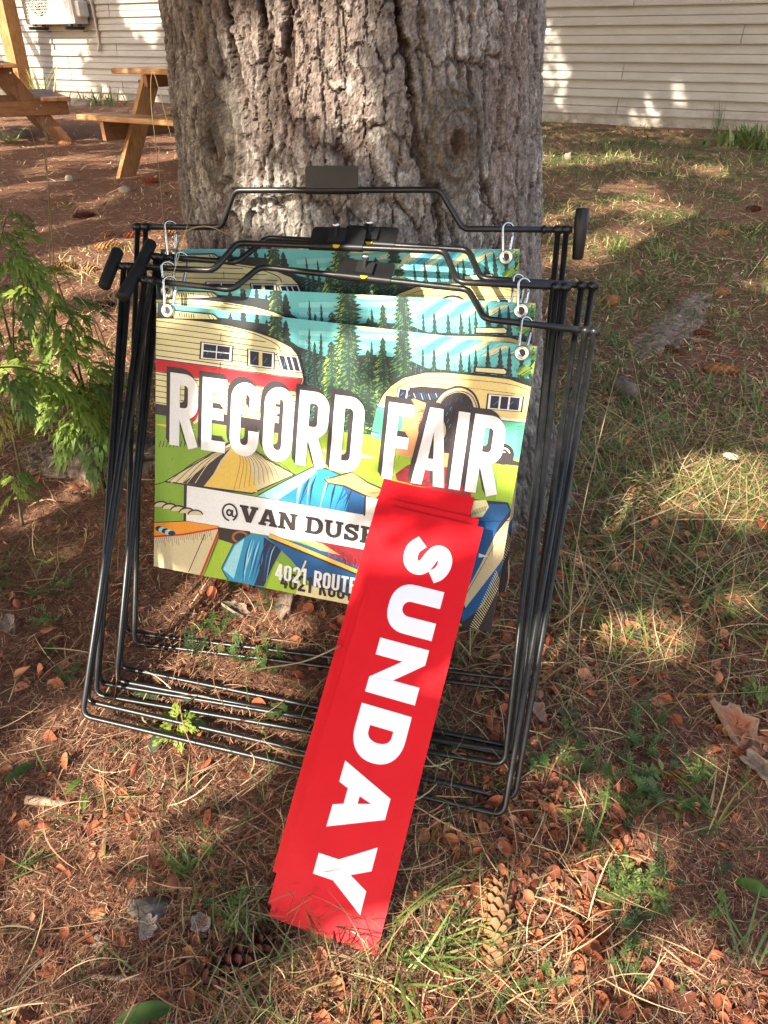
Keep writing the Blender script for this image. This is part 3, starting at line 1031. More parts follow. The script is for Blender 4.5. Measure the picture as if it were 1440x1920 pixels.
def cond(ch):
    t, w = TK, 0.43
    h = t / 2
    S = lambda *p: ('s', list(p), t)
    if ch == 'I': return 0.155, [S((h, 0), (h, 1))]
    if ch == 'R':
        return w, [S((h, 0), (h, 1)), ('s', [(h, 1 - h)] + arc(w - h - .13, 1 - h - .13, .13, .13, 90, 0) + arc(w - h - .13, .46 + .13, .13, .13, 0, -90) + [(h, .46)], t), S((.20, .47), (w - h + .02, 0))]
    if ch == 'E': return .37, [S((h, 0), (h, 1)), S((0, 1 - h), (.37, 1 - h)), S((0, h), (.37, h)), S((0, .52), (.33, .52))]
    if ch == 'F': return .36, [S((h, 0), (h, 1)), S((0, 1 - h), (.36, 1 - h)), S((0, .50), (.33, .50))]
    if ch == 'C':
        return w, [('s', [(w - h, .64)] + [(w - h, .8)] + arc(w / 2, 1 - h - .14, w / 2 - h, .14, 0, 180) + arc(w / 2, h + .14, w / 2 - h, .14, 180, 360) + [(w - h, .36)], t)]
    if ch in 'O0':
        return w, [('c', arc(w / 2, 1 - h - .14, w / 2 - h, .14, 0, 180) + arc(w / 2, h + .14, w / 2 - h, .14, 180, 360), t)]
    if ch == 'D':
        return w, [S((h, 0), (h, 1)), ('s', [(h, 1 - h)] + arc(w - h - .14, 1 - h - .14, .14, .14, 90, 0) + arc(w - h - .14, h + .14, .14, .14, 0, -90) + [(h, h)], t)]
    if ch == 'A':
        return .47, [('p', [(0, 0), (.145, 1), (.325, 1), (.47, 0), (.315, 0), (.29, .2), (.175, .2), (.15, 0)], [[(.195, .35), (.275, .35), (.235, .70)]])]
    if ch == 'U':
        return w, [('s', [(h, 1), (h, .5)] + arc(w / 2, h + .14, w / 2 - h, .14, 180, 360) + [(w - h, .5), (w - h, 1)], t)]
    if ch == 'T': return .40, [S((.2, 0), (.2, 1)), S((0, 1 - h), (.40, 1 - h))]
    if ch == '1': return .26, [S((.26 - h, 0), (.26 - h, 1)), S((0, .80), (.26 - h, .93))]
    if ch == '2': return w, [('s', smooth([(h, .70), (.10, .86), (.215, 1 - h), (.33, .87), (w - h, .72), (.32, .50), (.17, .26), (h + .01, h)]), t), S((0, h), (w, h))]
    if ch == '4': return w, [S((.30, 0), (.30, 1)), S((0, .28), (w, .28)), S((.27, .97), (h, .30))]
    return .22, []


def heavy(ch):
    if ch == 'S':
        return .77, [('s', smooth([(.725, .66), (.62, .79), (.47, .855), (.31, .85), (.19, .765), (.185, .65), (.29, .57), (.45, .505), (.575, .43), (.60, .30), (.52, .185), (.37, .14), (.20, .165), (.035, .30)]), .285)]
    if ch == 'U':
        o = arc(.506, .44, .506, .46, 180, 360, 22, .85); i = arc(.506, .44, .152, .17, 360, 180, 16, .9)
        return 1.012, [('p', [(0, 1)] + o + [(1.012, 1), (.658, 1)] + i + [(.354, 1)], [])]
    if ch == 'N': return 1.076, [('p', [(0, 0), (0, 1), (.30, 1), (.735, .47), (.735, 1), (1.076, 1), (1.076, 0), (.785, 0), (.34, .55), (.34, 0)], [])]
    if ch == 'D': return .996, [('p', [(0, 0), (0, 1)] + arc(.45, .5, .546, .5, 90, -90, 22, .9), [[(.35, .27)] + arc(.46, .5, .17, .23, -90, 90, 14, .9) + [(.35, .73)]])]
    if ch == 'A': return 1.18, [('p', [(0, 0), (.405, 1), (.775, 1), (1.18, 0), (.79, 0), (.725, .19), (.45, .19), (.385, 0)], [[(.52, .44), (.655, .44), (.588, .68)]])]
    if ch == 'Y': return 1.116, [('p', [(0, 1), (.40, 1), (.565, .66), (.73, 1), (1.116, 1), (.735, .38), (.735, 0), (.385, 0), (.385, .38)], [])]


def slab(ch):
    if ch == 'V': return 1.05, [('p', [(0, 1), (.5, 1), (.5, .85), (.42, .85), (.55, .38), (.68, .85), (.6, .85), (.6, 1), (1.05, 1), (1.05, .85), (.97, .85), (.68, 0), (.40, 0), (.08, .85), (0, .85)], [])]
    if ch == 'A': return 1.05, [('p', [(0, 0), (0, .15), (.07, .15), (.36, 1), (.70, 1), (.98, .15), (1.05, .15), (1.05, 0), (.60, 0), (.60, .15), (.68, .15), (.65, .26), (.38, .26), (.35, .15), (.43, .15), (.43, 0)], [[(.42, .42), (.61, .42), (.515, .72)]])]
    if ch == 'N': return 1.05, [('p', [(0, 0), (0, .15), (.09, .15), (.09, .85), (0, .85), (0, 1), (.36, 1), (.72, .42), (.72, .85), (.62, .85), (.62, 1), (1.05, 1), (1.05, .85), (.95, .85), (.95, 0), (.70, 0), (.32, .6), (.32, .15), (.42, .15), (.42, 0)], [])]
    if ch == 'D': return .98, [('p', [(0, 0), (0, .15), (.09, .15), (.09, .85), (0, .85), (0, 1)] + arc(.48, .5, .50, .5, 90, -90, 16, .9), [[(.34, .18)] + arc(.47, .5, .25, .32, -90, 90, 12, .9) + [(.34, .82)]])]
    if ch == 'U':
        return 1.02, [('p', [(0, 1), (.44, 1), (.44, .85), (.33, .85)] + arc(.515, .38, .185, .2, 180, 360, 10) + [(.70, .85), (.6, .85), (.6, 1), (1.02, 1), (1.02, .85), (.93, .85)] + arc(.51, .38, .42, .4, 0, -180, 16) + [(.09, .85), (0, .85)], [])]
    if ch == 'S':
        return .84, [('s', smooth([(.70, .68), (.60, .82), (.42, .885), (.24, .85), (.15, .73), (.22, .60), (.42, .52), (.62, .42), (.68, .28), (.58, .14), (.40, .10), (.22, .15), (.12, .31)]), .22), ('s', [(.70, .62), (.70, 1.0)], .15), ('s', [(.10, 0), (.10, .38)], .15)]
    if ch == 'E': return .9, [('p', [(0, 0), (0, .15), (.09, .15), (.09, .85), (0, .85), (0, 1), (.86, 1), (.86, .66), (.72, .66), (.70, .82), (.33, .82), (.33, .6), (.55, .6), (.55, .4), (.33, .4), (.33, .18), (.72, .18), (.74, .36), (.88, .36), (.88, 0)], [])]
    if ch == '@':
        return .98, [('s', arc(.47, .42, .41, .50, -62, 268, 30), .10), ('c', arc(.44, .40, .13, .17, 0, 360, 16)[:-1], .11), ('s', [(.62, .60), (.61, .30), (.66, .20), (.78, .20), (.87, .34)], .10)]
    return .35, []


def text(fl, s, font, x0, ybase, cap, col, gap=0.07, width=None, sp=0.30, vertical=None, stretch=1.0):
    gl = [(c, font(c)) for c in s]
    tot = sum((g[0] if c != ' ' else sp) for c, g in gl) + gap * (len(s) - 1)
    sx = (width / tot) if width else cap * stretch
    x = 0
    for c, g in gl:
        if c == ' ':
            x += sp + gap; continue
        for pc in g[1]:
            tr = lambda P: [(x0 + (x + a) * sx, ybase - b * cap) for a, b in P]
            if pc[0] == 'p': fl.poly(tr(pc[1]), col, [tr(h) for h in pc[2]])
            else:
                # stroke in glyph units, then map
                P = np.asarray(pc[1], float); closed = pc[0] == 'c'
                T = (np.roll(P, -1, 0) - np.roll(P, 1, 0)) if closed else np.gradient(P, axis=0)
                T /= np.linalg.norm(T, axis=1)[:, None] + 1e-12
                Nn = np.c_[-T[:, 1], T[:, 0]] * pc[2] / 2
                A, B = P + Nn, P - Nn
                V = tr(np.concatenate([A, B])); n = len(P)
                fl.layer()
                fl._put(V, [(i, (i + 1) % n, n + (i + 1) % n, n + i) for i in range(n if closed else n - 1)], col)
        x += g[0] + gap


# --- the illustration, in the flat frame of the sheet
K = {k: tuple(srgb(v)) for k, v in dict(sky='#6fc6c4', sky2='#8fd8d2', sky3='#4fa3b8', cream='#ece0a6', cream2='#f0d68a', ink='#332a2c', ink2='#3a3136', dark='#2b3234', green='#86ab38', green2='#a6c63a', green3='#55802e', tree='#2d4238', tmid='#5a8840', tlit='#a6c24c', thatch='#477d78',
     lime='#b9d63e', red='#cf2430', white='#f2f1ec', pane='#272636', teal='#5fbf9c', teal2='#35877a', skin='#e5a06b', orange='#ee9a2c', orange2='#f2bb52', blue='#2c93bd', blue2='#165a92', lblue='#9fdbe4', navy='#1d2b45', tan='#d9c79b', dred='#8e1f2a', yel='#e9c25a', brown='#a4622e')
     .items()}
art = Flat(clip=[SW, SH])
ap = lambda pts, c, **kw: art.poly(L2(pts), K[c], **kw)
_al = [0]


def al(pts, w, c):
    _al[0] += 1
    art.strip(L2(pts), w * 0.0008, K[c], up=_al[0] % 3 == 0 or w > 2)


q = [(295, 569), (1007, 650), (924, 1184), (289, 1058)]
art.poly([(0, 0), (SW, 0), (SW, SH), (0, SH)], K['green'])
ap([(285, 560), (1020, 640), (1006, 740), (720, 760), (560, 730), (285, 690)], 'sky')
for i in range(5):
    ap([(560, 610 + 9 * i), (780, 618 + 12 * i), (780, 640 + 14 * i), (560, 625 + 14 * i)], 'sky2' if i % 2 else 'sky')
rr = random.Random(3)


def lens(x, y, L, w, ang, c):
    a = math.radians(ang); ca, sa = math.cos(a), math.sin(a)
    P = []
    for t in np.linspace(-1, 1, 9): P.append((x + ca * t * L - sa * w * (1 - t * t), y + sa * t * L + ca * w * (1 - t * t)))
    for t in np.linspace(1, -1, 9)[1:-1]: P.append((x + ca * t * L + sa * w * (1 - t * t), y + sa * t * L - ca * w * (1 - t * t)))
    art.poly(L2(P), K[c])


for (x, y, L, w, a, c) in [(700, 617, 45, 5, 4, 'cream'), (660, 606, 40, 3, 2, 'cream'), (790, 640, 46, 7, -22, 'cream'), (822, 645, 44, 8, -30, 'sky3'), (838, 648, 40, 7, -32, 'cream'), (868, 648, 36, 6, -35, 'sky3'), (893, 652, 40, 6, -28, 'cream'),
                           (915, 655, 30, 4, -25, 'sky2'), (930, 658, 30, 5, -20, 'cream'), (960, 662, 30, 4, -12, 'sky3'), (745, 632, 30, 4, -10, 'cream'), (860, 640, 60, 3, -20, 'sky2'), (985, 655, 30, 4, -15, 'cream')]:
    lens(x, y, L, w, a, c)
for i in range(46):
    x = 770 + 4.6 * i + rr.uniform(-2, 2); y = 640 + rr.uniform(0, 28)
    al([(x, y), (x + 14, y - 9)], .8, 'sky3' if i % 3 else 'dark')


def conifer(x, top, base, w, body, lit=None, nl=0, tiers=None, litw=0.9):
    n = tiers or max(6, int((base - top) / 9))
    Lp, Rp = [], []
    for k in range(n):
        f = (k + 1) / n
        ww = w * (0.10 + 0.90 * f ** 0.9) * rr.uniform(.8, 1.15)
        y = top + (base - top) * f
        Lp += [(x - ww * .55, y - (base - top) / n * .55), (x - ww, y)]
        Rp += [(x + ww * .5, y - (base - top) / n * .5), (x + ww * rr.uniform(.8, 1.05), y + rr.uniform(-2, 2))]
    art.poly(L2([(x, top)] + Rp + [(x, base)] + Lp[::-1]), K[body])
    if lit:
        art.layer()
        for _ in range(nl):
            f = rr.random() ** .7
            y = top + (base - top) * f
            ww = w * (.1 + .9 * f)
            s_ = rr.uniform(-.55, litw)
            sx = x - ww * s_
            l = (3 + 11 * f * rr.uniform(.5, 1.2)) * (1 if s_ > 0 else .7)
            sg = 1 if s_ > -.1 else -1
            wd = .9 + 1.5 * f
            P = L2([(sx, y), (sx - sg * l * .55, y + l * .30 - wd * .2), (sx - sg * l, y + l * .62), (sx - sg * l * .45, y + l * .34 + wd)])
            c_ = (lit if s_ > .25 and rr.random() < .72 else 'tmid') if lit == 'tlit' else lit
            art.poly(P, K[c_ if rr.random() < .85 else 'thatch'], up=rr.random() < .25)


# forest behind
ap([(286, 585), (340, 590), (420, 596), (500, 608), (560, 650), (610, 668), (700, 665), (760, 672), (800, 690), (900, 700), (1010, 712), (1004, 800), (850, 830), (700, 820), (560, 815), (286, 720)], 'dark')
for (x, t, b, w) in [(432, 585, 620, 9), (458, 584, 625, 14), (482, 586, 630, 12), (500, 598, 640, 9), (455, 575, 618, 8), (516, 560, 660, 26), (536, 600, 690, 24)]:
    conifer(x, t, b, w, 'dark')
for (x, t, b, w) in [(580, 614, 720, 8), (602, 623, 730, 9), (590, 640, 750, 13), (570, 655, 760, 14), (697, 638, 745, 10), (793, 652, 740, 9), (814, 652, 740, 11), (840, 656, 745, 12), (864, 658, 745, 11), (880, 662, 740, 7), (892, 653, 745, 10), (915, 645, 745, 12), (938, 650, 745, 13), (955, 648, 750, 12), (978, 660, 750, 15), (1000, 650, 760, 18)]:
    conifer(x, t, b, w, 'tree', 'thatch' if x < 760 else None, 40)
for i in range(420):
    x_, y_ = rr.uniform(560, 770), rr.uniform(680, 815)
    al([(x_, y_), (x_ + rr.uniform(-3, 3), y_ + rr.uniform(3, 7))], 1.0, 'thatch' if i % 3 else 'tmid')
for i in range(160):
    x_, y_ = rr.uniform(775, 1000), rr.uniform(682, 712)
    al([(x_, y_), (x_ + rr.uniform(-1, 1), y_ + rr.uniform(3, 8))], .9, 'thatch')
conifer(756, 560, 780, 38, 'tree', 'tmid', 150, 26)
conifer(718, 632, 800, 32, 'tree', 'tlit', 240)
conifer(690, 655, 800, 30, 'tree', 'tmid', 160)
conifer(590, 690, 800, 26, 'tree', 'thatch', 160)
conifer(652, 560, 830, 64, 'tree', 'tlit', 620, 34)
conifer(622, 640, 830, 42, 'tree', 'tlit', 420)
conifer(520, 568, 665, 24, 'tree', 'tlit', 60)
for i in range(26):                                       # lit boughs at the right edge
    x, y = rr.uniform(965, 1003), rr.uniform(655, 705)
    ap([(x, y), (x + 16, y - 9), (x + 20, y - 7), (x + 6, y + 2)], 'tlit' if i % 3 else 'tmid')
# meadow
ap([(286, 760), (420, 790), (560, 800), (700, 815), (720, 840), (870, 842), (990, 850), (925, 1190), (286, 1065)], 'green')
ap([(560, 800), (720, 820), (720, 900), (560, 870)], 'green2')
ap([(700, 838), (770, 850), (770, 900), (690, 880)], 'green2')
ap([(935, 868), (985, 862), (968, 945), (930, 935)], 'green2')
for i in range(170):
    x, y = rr.uniform(292, 980), rr.uniform(770, 1060)
    al([(x, y), (x + rr.uniform(-4, 5), y - rr.uniform(4, 9))], .9, 'green3' if i % 3 else 'ink2')
for i in range(16):
    x = 300 + 11 * i * .6
    al([(x, 838), (x + 3, 826)], 1.6, 'navy')
lens(470, 800, 60, 5, 8, 'orange2'); lens(650, 850, 60, 6, 8, 'tan'); lens(330, 800, 40, 3, 8, 'orange2')
# left trailer
body = [(286, 596), (330, 598), (380, 603), (430, 611), (480, 623), (517, 636), (547, 652), (560, 668), (566, 690), (570, 712), (562, 735), (552, 800), (500, 790), (286, 757)]
ap([(x + (2 if x > 400 else 0), y - 3) for x, y in body], 'ink'); ap(body, 'cream')
ap([(318, 580), (402, 588), (414, 600), (330, 599)], 'ink'); ap([(321, 582.5), (400, 590.5), (410, 598.5), (329, 597)], 'cream')
for i in range(7): al([(338 + 4.4 * i, 586 + .4 * i), (339 + 4.4 * i, 594 + .5 * i)], 1.8, 'ink')
for i in range(3): al([(391 + 7 * i, 590 + i), (396 + 7 * i, 598 + i)], 1.4, 'ink')
ap([(298, 566), (318, 568), (318, 596), (297, 592)], 'dark')
for k in range(7):
    y = 601.5 + 10.8 * k
    xe = [455, 500, 520, 535, 545, 470, 470][k]
    al([(286, y - 1), (xe * .5 + 143, y + (xe - 286) * .060), (xe, y + (xe - 286) * .135)], 1.5, 'ink')
al(smooth([(420, 611), (480, 627), (520, 646), (528, 660)]), 1.6, 'ink')
for k in range(6):
    y = 700 + 10.5 * k
    al([(286, y), (555, y + 42)], 1.5, 'ink')
ap([(286, 672), (400, 688), (480, 699), (569, 711), (562, 733), (430, 716), (286, 694)], 'red')
al([(286, 671.5), (400, 687), (569, 710)], 1.6, 'ink'); al([(286, 669), (400, 684.5), (569, 707)], 2.2, 'white'); al([(286, 695), (430, 717), (562, 734)], 1.6, 'ink')


def win(qd, panes, vbars, hb=False):
    c = np.mean(qd, 0)
    ap([c + (np.array(p) - c) * 1.10 for p in qd], 'ink'); ap(qd, 'white')
    inn = [c + (np.array(p) - c) * .86 for p in qd]
    ap(inn, 'pane')
    a, b, cc, d = map(np.array, inn)
    for f in vbars: al([a + (b - a) * f, d + (cc - d) * f], panes, 'white' if panes < 4 else 'cream2')
    if hb: al([a + (d - a) * .5, b + (cc - b) * .5], 2.2, 'white')
    for f in (.12, .62): al([a + (b - a) * f + (d - a) * .75, a + (b - a) * (f + .16) + (d - a) * .35], 1.0, 'blue')


win([(380, 642), (437, 649), (435, 677), (378, 672)], 2.2, [.5], True)
win([(467, 655), (515, 662), (514, 691), (467, 685)], 7, [.48])
win([(521, 664), (559, 668), (567, 698), (530, 695)], 3, [.36, .68])
al([(415, 679), (413, 703)], 1.6, 'ink'); al([(416, 625), (415, 639)], 1.2, 'ink')
ap([(286, 755), (500, 788), (552, 799), (548, 815), (480, 806), (286, 775)], 'ink2')
art.strip(L2(arc(362, 770, 13, 22, -80, 80, 14)), .006, K['cream']); art.strip(L2(arc(359, 770, 12, 19, -80, 80, 14)), .005, K['red'])
for i in range(6): ap([(518 + 1.0 * i, 748 + 9 * i), (530 + i, 750 + 9 * i), (530 + i, 755 + 9 * i), (518 + i, 753 + 9 * i)], 'ink' if i % 2 else 'cream')
# right trailer
rb = [(712, 755), (720, 740), (733, 725), (757, 709), (798, 699), (835, 699), (870, 702), (915, 706), (955, 711), (1010, 727), (1000, 800), (985, 862), (930, 858), (704, 820), (697, 816)]
ap([(x - (1 if x < 800 else 0), y - 3) for x, y in rb], 'ink'); ap(rb, 'cream2')
al(smooth([(726, 741), (760, 719), (800, 708), (870, 711), (955, 720), (1002, 735)]), 1.2, 'ink')
al([(770, 712), (880, 727), (1000, 742)], 1.1, 'ink'); al([(750, 724), (860, 736)], 1.1, 'ink')
ap([(708, 762), (850, 778), (995, 793), (985, 862), (930, 858), (704, 822), (696, 815)], 'teal')
al([(709, 759), (850, 775), (996, 790)], 3.2, 'white'); al([(708, 763), (850, 779), (996, 794)], 1.2, 'ink')
al([(697, 808), (712, 812)], 1.4, 'ink'); al([(697, 812), (712, 816)], 1.4, 'white')
for i in range(20): al([(968 + rr.uniform(0, 6), 800 + 2.6 * i), (986, 798 + 2.6 * i)], .9, 'teal2' if i % 2 else 'ink')
ap([(890, 687), (948, 690), (954, 697), (950, 704), (888, 698)], 'ink'); ap([(893, 689), (945, 692), (950, 697), (947, 701), (892, 696)], 'cream')
win([(917, 739), (980, 744), (976, 771), (914, 766)], 3, [.32, .64])
win([(748, 727), (782, 731), (779, 750), (745, 746)], 2.2, [.5])
for (r1, r2, c) in ((20, 20, 'ink'), (13, 13, 'white'), (10, 10, 'ink'), (6, 6, 'tan')): art.poly(L2(arc(944, 851, r1, r2, 0, 360, 22)[:-1]), K[c])
ap([(930, 846), (965, 850), (962, 862), (975, 866), (984, 862), (980, 874), (928, 868)], 'ink2')
# person with headphones, seen from behind the chair
ap([(757, 752), (790, 744), (800, 770), (796, 830), (775, 858), (748, 852), (742, 845), (756, 830), (748, 812), (756, 800)], 'skin')
ap([(768, 727), (790, 724), (838, 728), (838, 752), (800, 756), (770, 744)], 'ink')
ap([(800, 740), (858, 728), (885, 746), (898, 780), (892, 840), (860, 872), (815, 860), (800, 800)], 'ink')
for i in range(14): al([(776 + 4.6 * i, 735 + rr.uniform(0, 3)), (780 + 4.6 * i, 746 + rr.uniform(0, 4))], 1.0, 'lblue' if i % 3 == 0 else 'blue2')
for i in range(60):
    x, y = 832 + rr.uniform(0, 54), 752 + rr.uniform(0, 84)
    al([(x, y), (x + 4, y - 7)], 1.0, ['blue2', 'blue2', 'navy', 'blue'][i % 4])
P1 = smooth([(820, 758), (836, 739), (862, 731), (884, 742), (894, 770), (893, 800)])
art.strip(L2(P1), .0120, K['ink']); art.strip(L2(P1), .0060, K['tan']); art.strip(L2(P1) + [.0016, .0012], .0012, K['ink'])
for (r1, r2, c) in ((32, 36, 'ink'), (29, 33, 'tan'), (24, 28, 'ink2'), (20, 24, 'white'), (14, 17, 'ink')): art.poly(L2(arc(812, 806, r1 * .85, r2 * .85, 0, 360, 26)[:-1]), K[c])
ap([(764, 872), (800, 858), (862, 868), (882, 876), (884, 935), (745, 900), (742, 888)], 'dred')
ap([(800, 845), (850, 850), (848, 876), (798, 872)], 'skin')
for i in range(34):
    x, y = rr.uniform(748, 880), rr.uniform(876, 925)
    al([(x, y), (x + 12, y + 2), (x + 20, y - 2)], 1.4, 'red' if i % 3 else 'ink')
for i in range(24): al([(786 + rr.uniform(-4, 8), 768 + 1.6 * i), (796, 766 + 1.6 * i)], .9, 'dred')
# tent
ap([(440, 822), (452, 822), (500, 858), (556, 889), (474, 926), (385, 914), (308, 903)], 'ink')
ap([(441, 825), (451, 824), (500, 861), (552, 889), (474, 923), (385, 911), (313, 901)], 'tan')
ap([(438, 838), (450, 832), (470, 870), (484, 922), (440, 918), (385, 911), (410, 880)], 'yel')
ap([(436, 838), (416, 862), (402, 888), (384, 911), (345, 905), (380, 878)], 'ink2')
for i in range(13): al(smooth([(445, 832), (452 + 6 * i, 866), (440 + 9.5 * i, 918 - 2.2 * i)]), .9, 'ink')
for i in range(9): al(smooth([(436, 836), (400 - 4 * i, 865), (375 - 7.5 * i, 905)]), 1.1, 'cream' if i % 2 else 'ink')
al([(286, 907), (310, 903), (440, 826)], 1.8, 'ink')
# jeans knee, hand and forearm
jn = [(484, 930), (500, 921), (530, 905), (560, 890), (590, 875), (615, 880), (645, 893), (684, 930), (690, 975), (600, 955)]
ap([(x, y - 2.5) for x, y in jn], 'ink'); ap(jn, 'blue')
ap([(484, 930), (500, 921), (530, 905), (560, 890), (588, 876), (596, 884), (570, 905), (545, 922), (520, 938)], 'lblue')
ap([(640, 900), (684, 932), (690, 975), (648, 965), (655, 935)], 'blue2')
for i in range(16):
    x = 530 + rr.uniform(0, 140); y0 = 884 + abs(x - 595) * .28
    P = smooth([(x + 8, y0 + 4), (x + rr.uniform(-5, 2), y0 + 26), (x - 12 + rr.uniform(-4, 8), 940 + rr.uniform(0, 18))])
    art.strip(L2(P), np.interp(np.linspace(0, 1, len(P)), [0, rr.uniform(.3, .6), 1], [.0004, rr.uniform(.0015, .0042), .0004]), K[['lblue', 'blue2', 'navy', 'blue2'][i % 4]])
ap([(608, 898), (622, 894), (648, 886), (660, 882), (690, 902), (722, 916), (706, 938), (684, 930), (646, 912), (616, 906)], 'ink')
ap([(611, 898), (624, 896), (652, 888), (662, 885), (690, 905), (719, 918), (705, 934), (684, 926), (648, 909), (617, 904)], 'skin')
for i in range(12): al([(690 + 2 * i, 928 - rr.uniform(0, 5)), (694 + 2 * i, 921)], .9, 'brown')
# banner
ap([(347, 908), (352, 907), (700, 967), (700, 1036), (346, 975)], 'ink')
ap([(352.5, 909.5), (712, 969), (712, 1040), (351, 976)], 'white')
ap([(688, 930), (725, 938), (722, 975), (686, 968)], 'white'); al([(686, 930), (684, 966)], 3.5, 'ink')
# lower left: box, boot and jeans
ap([(286, 978), (350, 976), (412, 985), (405, 1000), (345, 1006), (286, 1006)], 'orange'); al([(286, 978), (350, 976), (412, 986)], 1.8, 'ink')
ap([(286, 1006), (345, 1003), (415, 990), (410, 998), (380, 1080), (286, 1060)], 'tan')
al([(286, 1004), (345, 1001), (414, 989)], 3.6, 'red'); al([(414, 989), (378, 1080)], 4.5, 'red'); al([(386, 1000), (355, 1072)], 1.8, 'ink'); al([(418, 988), (384, 1080)], 1.5, 'ink')
for i in range(30): al([(292 + 3.6 * i, 1008 - .5 * i), (294 + 3.6 * i, 1020 + rr.uniform(-4, 8) - .5 * i)], .8, 'ink')
for i in range(5): art.poly(L2(arc(300 + 6 * i, 990 + 2.2 * i, 7, 5, 0, 360, 10)[:-1]), K['navy' if i % 2 == 0 else 'lblue'])
ap([(384, 1082), (418, 1000), (440, 1010), (428, 1085)], 'green2')
for i in range(5): art.poly(L2(arc(304 + 16 * i, 948 + 4 * i, 15, 10, 180, 360, 10)), K['ink']); art.poly(L2(arc(304 + 16 * i, 949 + 4 * i, 13, 8, 180, 360, 10)), K['tan'])
ap([(410, 988), (470, 995), (476, 1016), (450, 1022), (412, 1010)], 'ink'); art.poly(L2(arc(452, 1006, 16, 12, 0, 360, 18)[:-1]), K['brown']); art.poly(L2(arc(452, 1006, 11, 8, 0, 360, 18)[:-1]), K['ink'])
lg = [(440, 1020), (470, 1000), (505, 1004), (532, 1028), (512, 1062), (494, 1100), (430, 1086), (418, 1064)]
ap([(x - 2, y) for x, y in lg], 'ink'); ap(lg, 'blue')
ap([(442, 1022), (460, 1008), (452, 1040), (440, 1084), (420, 1066)], 'lblue')
ap([(496, 1006), (530, 1028), (512, 1062), (496, 1098), (478, 1096), (494, 1050)], 'navy')
for i in range(15):
    x = rr.uniform(452, 512)
    P = smooth([(x + 6, 1006 + (x - 450) * .25), (x - 2, 1040), (x - 14 + rr.uniform(-4, 6), 1088)])
    art.strip(L2(P), np.interp(np.linspace(0, 1, len(P)), [0, rr.uniform(.3, .7), 1], [.0004, rr.uniform(.0014, .0036), .0004]), K[['blue2', 'lblue', 'navy', 'blue2'][i % 4]])
ap([(500, 1004), (560, 1016), (700, 1062), (690, 1140), (600, 1112), (545, 1046)], 'blue2')
ap([(590, 1012), (720, 1036), (720, 1075), (650, 1052)], 'dred')
for i in range(26):
    x = 612 + rr.uniform(0, 90); y = 1020 + (x - 612) * .25 + rr.uniform(0, 26)
    al(smooth([(x, y), (x + 5, y + 8), (x + 3, y + 18)]), 1.2, 'red' if i % 2 else 'ink')
ap([(560, 1010), (604, 1017), (640, 1040), (600, 1030)], 'skin')
al([(506, 1004), (580, 1034), (720, 1092)], 13, 'ink'); al([(506, 1003), (580, 1033), (720, 1091)], 9, 'orange2'); al([(506, 1007), (580, 1037), (720, 1095)], 1.8, 'ink')
ap([(500, 1104), (520, 1050), (540, 1062), (560, 1116)], 'green2'); ap([(560, 1092), (640, 1110), (700, 1142), (640, 1136), (556, 1116)], 'cream')
al([(556, 1095), (575, 1050)], 3.5, 'cream')
# folding chair at the lower right
ap([(890, 935), (916, 938), (953, 941), (960, 957), (946, 1060), (872, 1172), (850, 1160), (860, 960)], 'navy')
ap([(898, 976), (905, 945), (950, 944), (956, 957), (935, 985), (888, 1090), (868, 1110)], 'blue2')
ap([(962, 968), (946, 1046), (874, 1142), (868, 1120), (900, 1060), (930, 1000)], 'tan'); al([(962, 968), (905, 1060), (868, 1124)], 1.5, 'ink')
ap([(948, 1048), (944, 1075), (905, 1130), (870, 1172), (864, 1150)], 'blue2')
ap([(885, 938), (912, 936), (917, 950), (905, 968), (884, 970)], 'cream')
for i in range(9): al([(886 + 3 * i, 965 - i), (888 + 3 * i, 955 - i)], 1.0, 'ink')
al([(893, 978), (962, 976)], 1.6, 'ink')
ap([(946, 1064), (940, 1100), (930, 1190), (866, 1180), (866, 1166), (905, 1136)], 'ink')
for i in range(26): al([(880 + 2.0 * i, 1176 - 4.3 * i), (892 + 2.0 * i, 1188 - 4.0 * i)], 1.3, 'cream')
ap([(898, 1036), (916, 1042), (898, 1044)], 'white')
art_me = art.mesh('artwork', M['print'])

# --- lettering
let = Flat(clip=[SW, SH])
let.z = art.z + 2e-5
let.dz = 7e-6
xR, yT = L2([(322, 700)])[0]; _, yB = L2([(320, 835)])[0]
xD = L2([(685, 782)])[0][0]; xF = L2([(731, 752)])[0][0]; xE = L2([(950, 800)])[0][0]
yT, yB = 0.1015, 0.2165
for (dx, dy, col) in ((-.0065, -.0085, K['ink2']), (-.005, -.0065, K['ink2']), (-.003, -.004, K['ink2']), (-.0015, -.002, K['ink2']), (0, 0, K['white'])):
    text(let, 'RECORD', cond, xR + dx, yB + dy, yB - yT, col, .065, xD - xR)
    text(let, 'FAIR', cond, xF + dx, yB + dy, yB - yT, col, .065, xE - xF)
x0 = L2([(418, 950)])[0]; x1 = L2([(674, 1000)])[0]
t0 = L2([(453, 945)])[0][1]; b0 = L2([(470, 979)])[0][1]
unit = sum(slab(c)[0] for c in '@VAN') + .35 + sum(slab(c)[0] for c in 'DUS') + .05 * 8
text(let, '@VAN DUSEN', slab, x0[0], b0, b0 - t0, K['ink'], .05, width=(x1[0] - x0[0]) * (unit + .95 + 1.05 + .1) / unit, sp=.35)
a0 = L2([(519, 1054)])[0]; a1 = L2([(519, 1084)])[0]; a2 = L2([(668, 1109)])[0]
text(let, '4021 ROUTE', cond, a0[0] + .010, a1[1] + .013, a1[1] - a0[1], K['ink'], .07, a2[0] - a0[0])
text(let, '4021 ROUTE', cond, a0[0], a1[1], a1[1] - a0[1], K['white'], .07, a2[0] - a0[0])
let_me = let.mesh('lettering', M['print'])
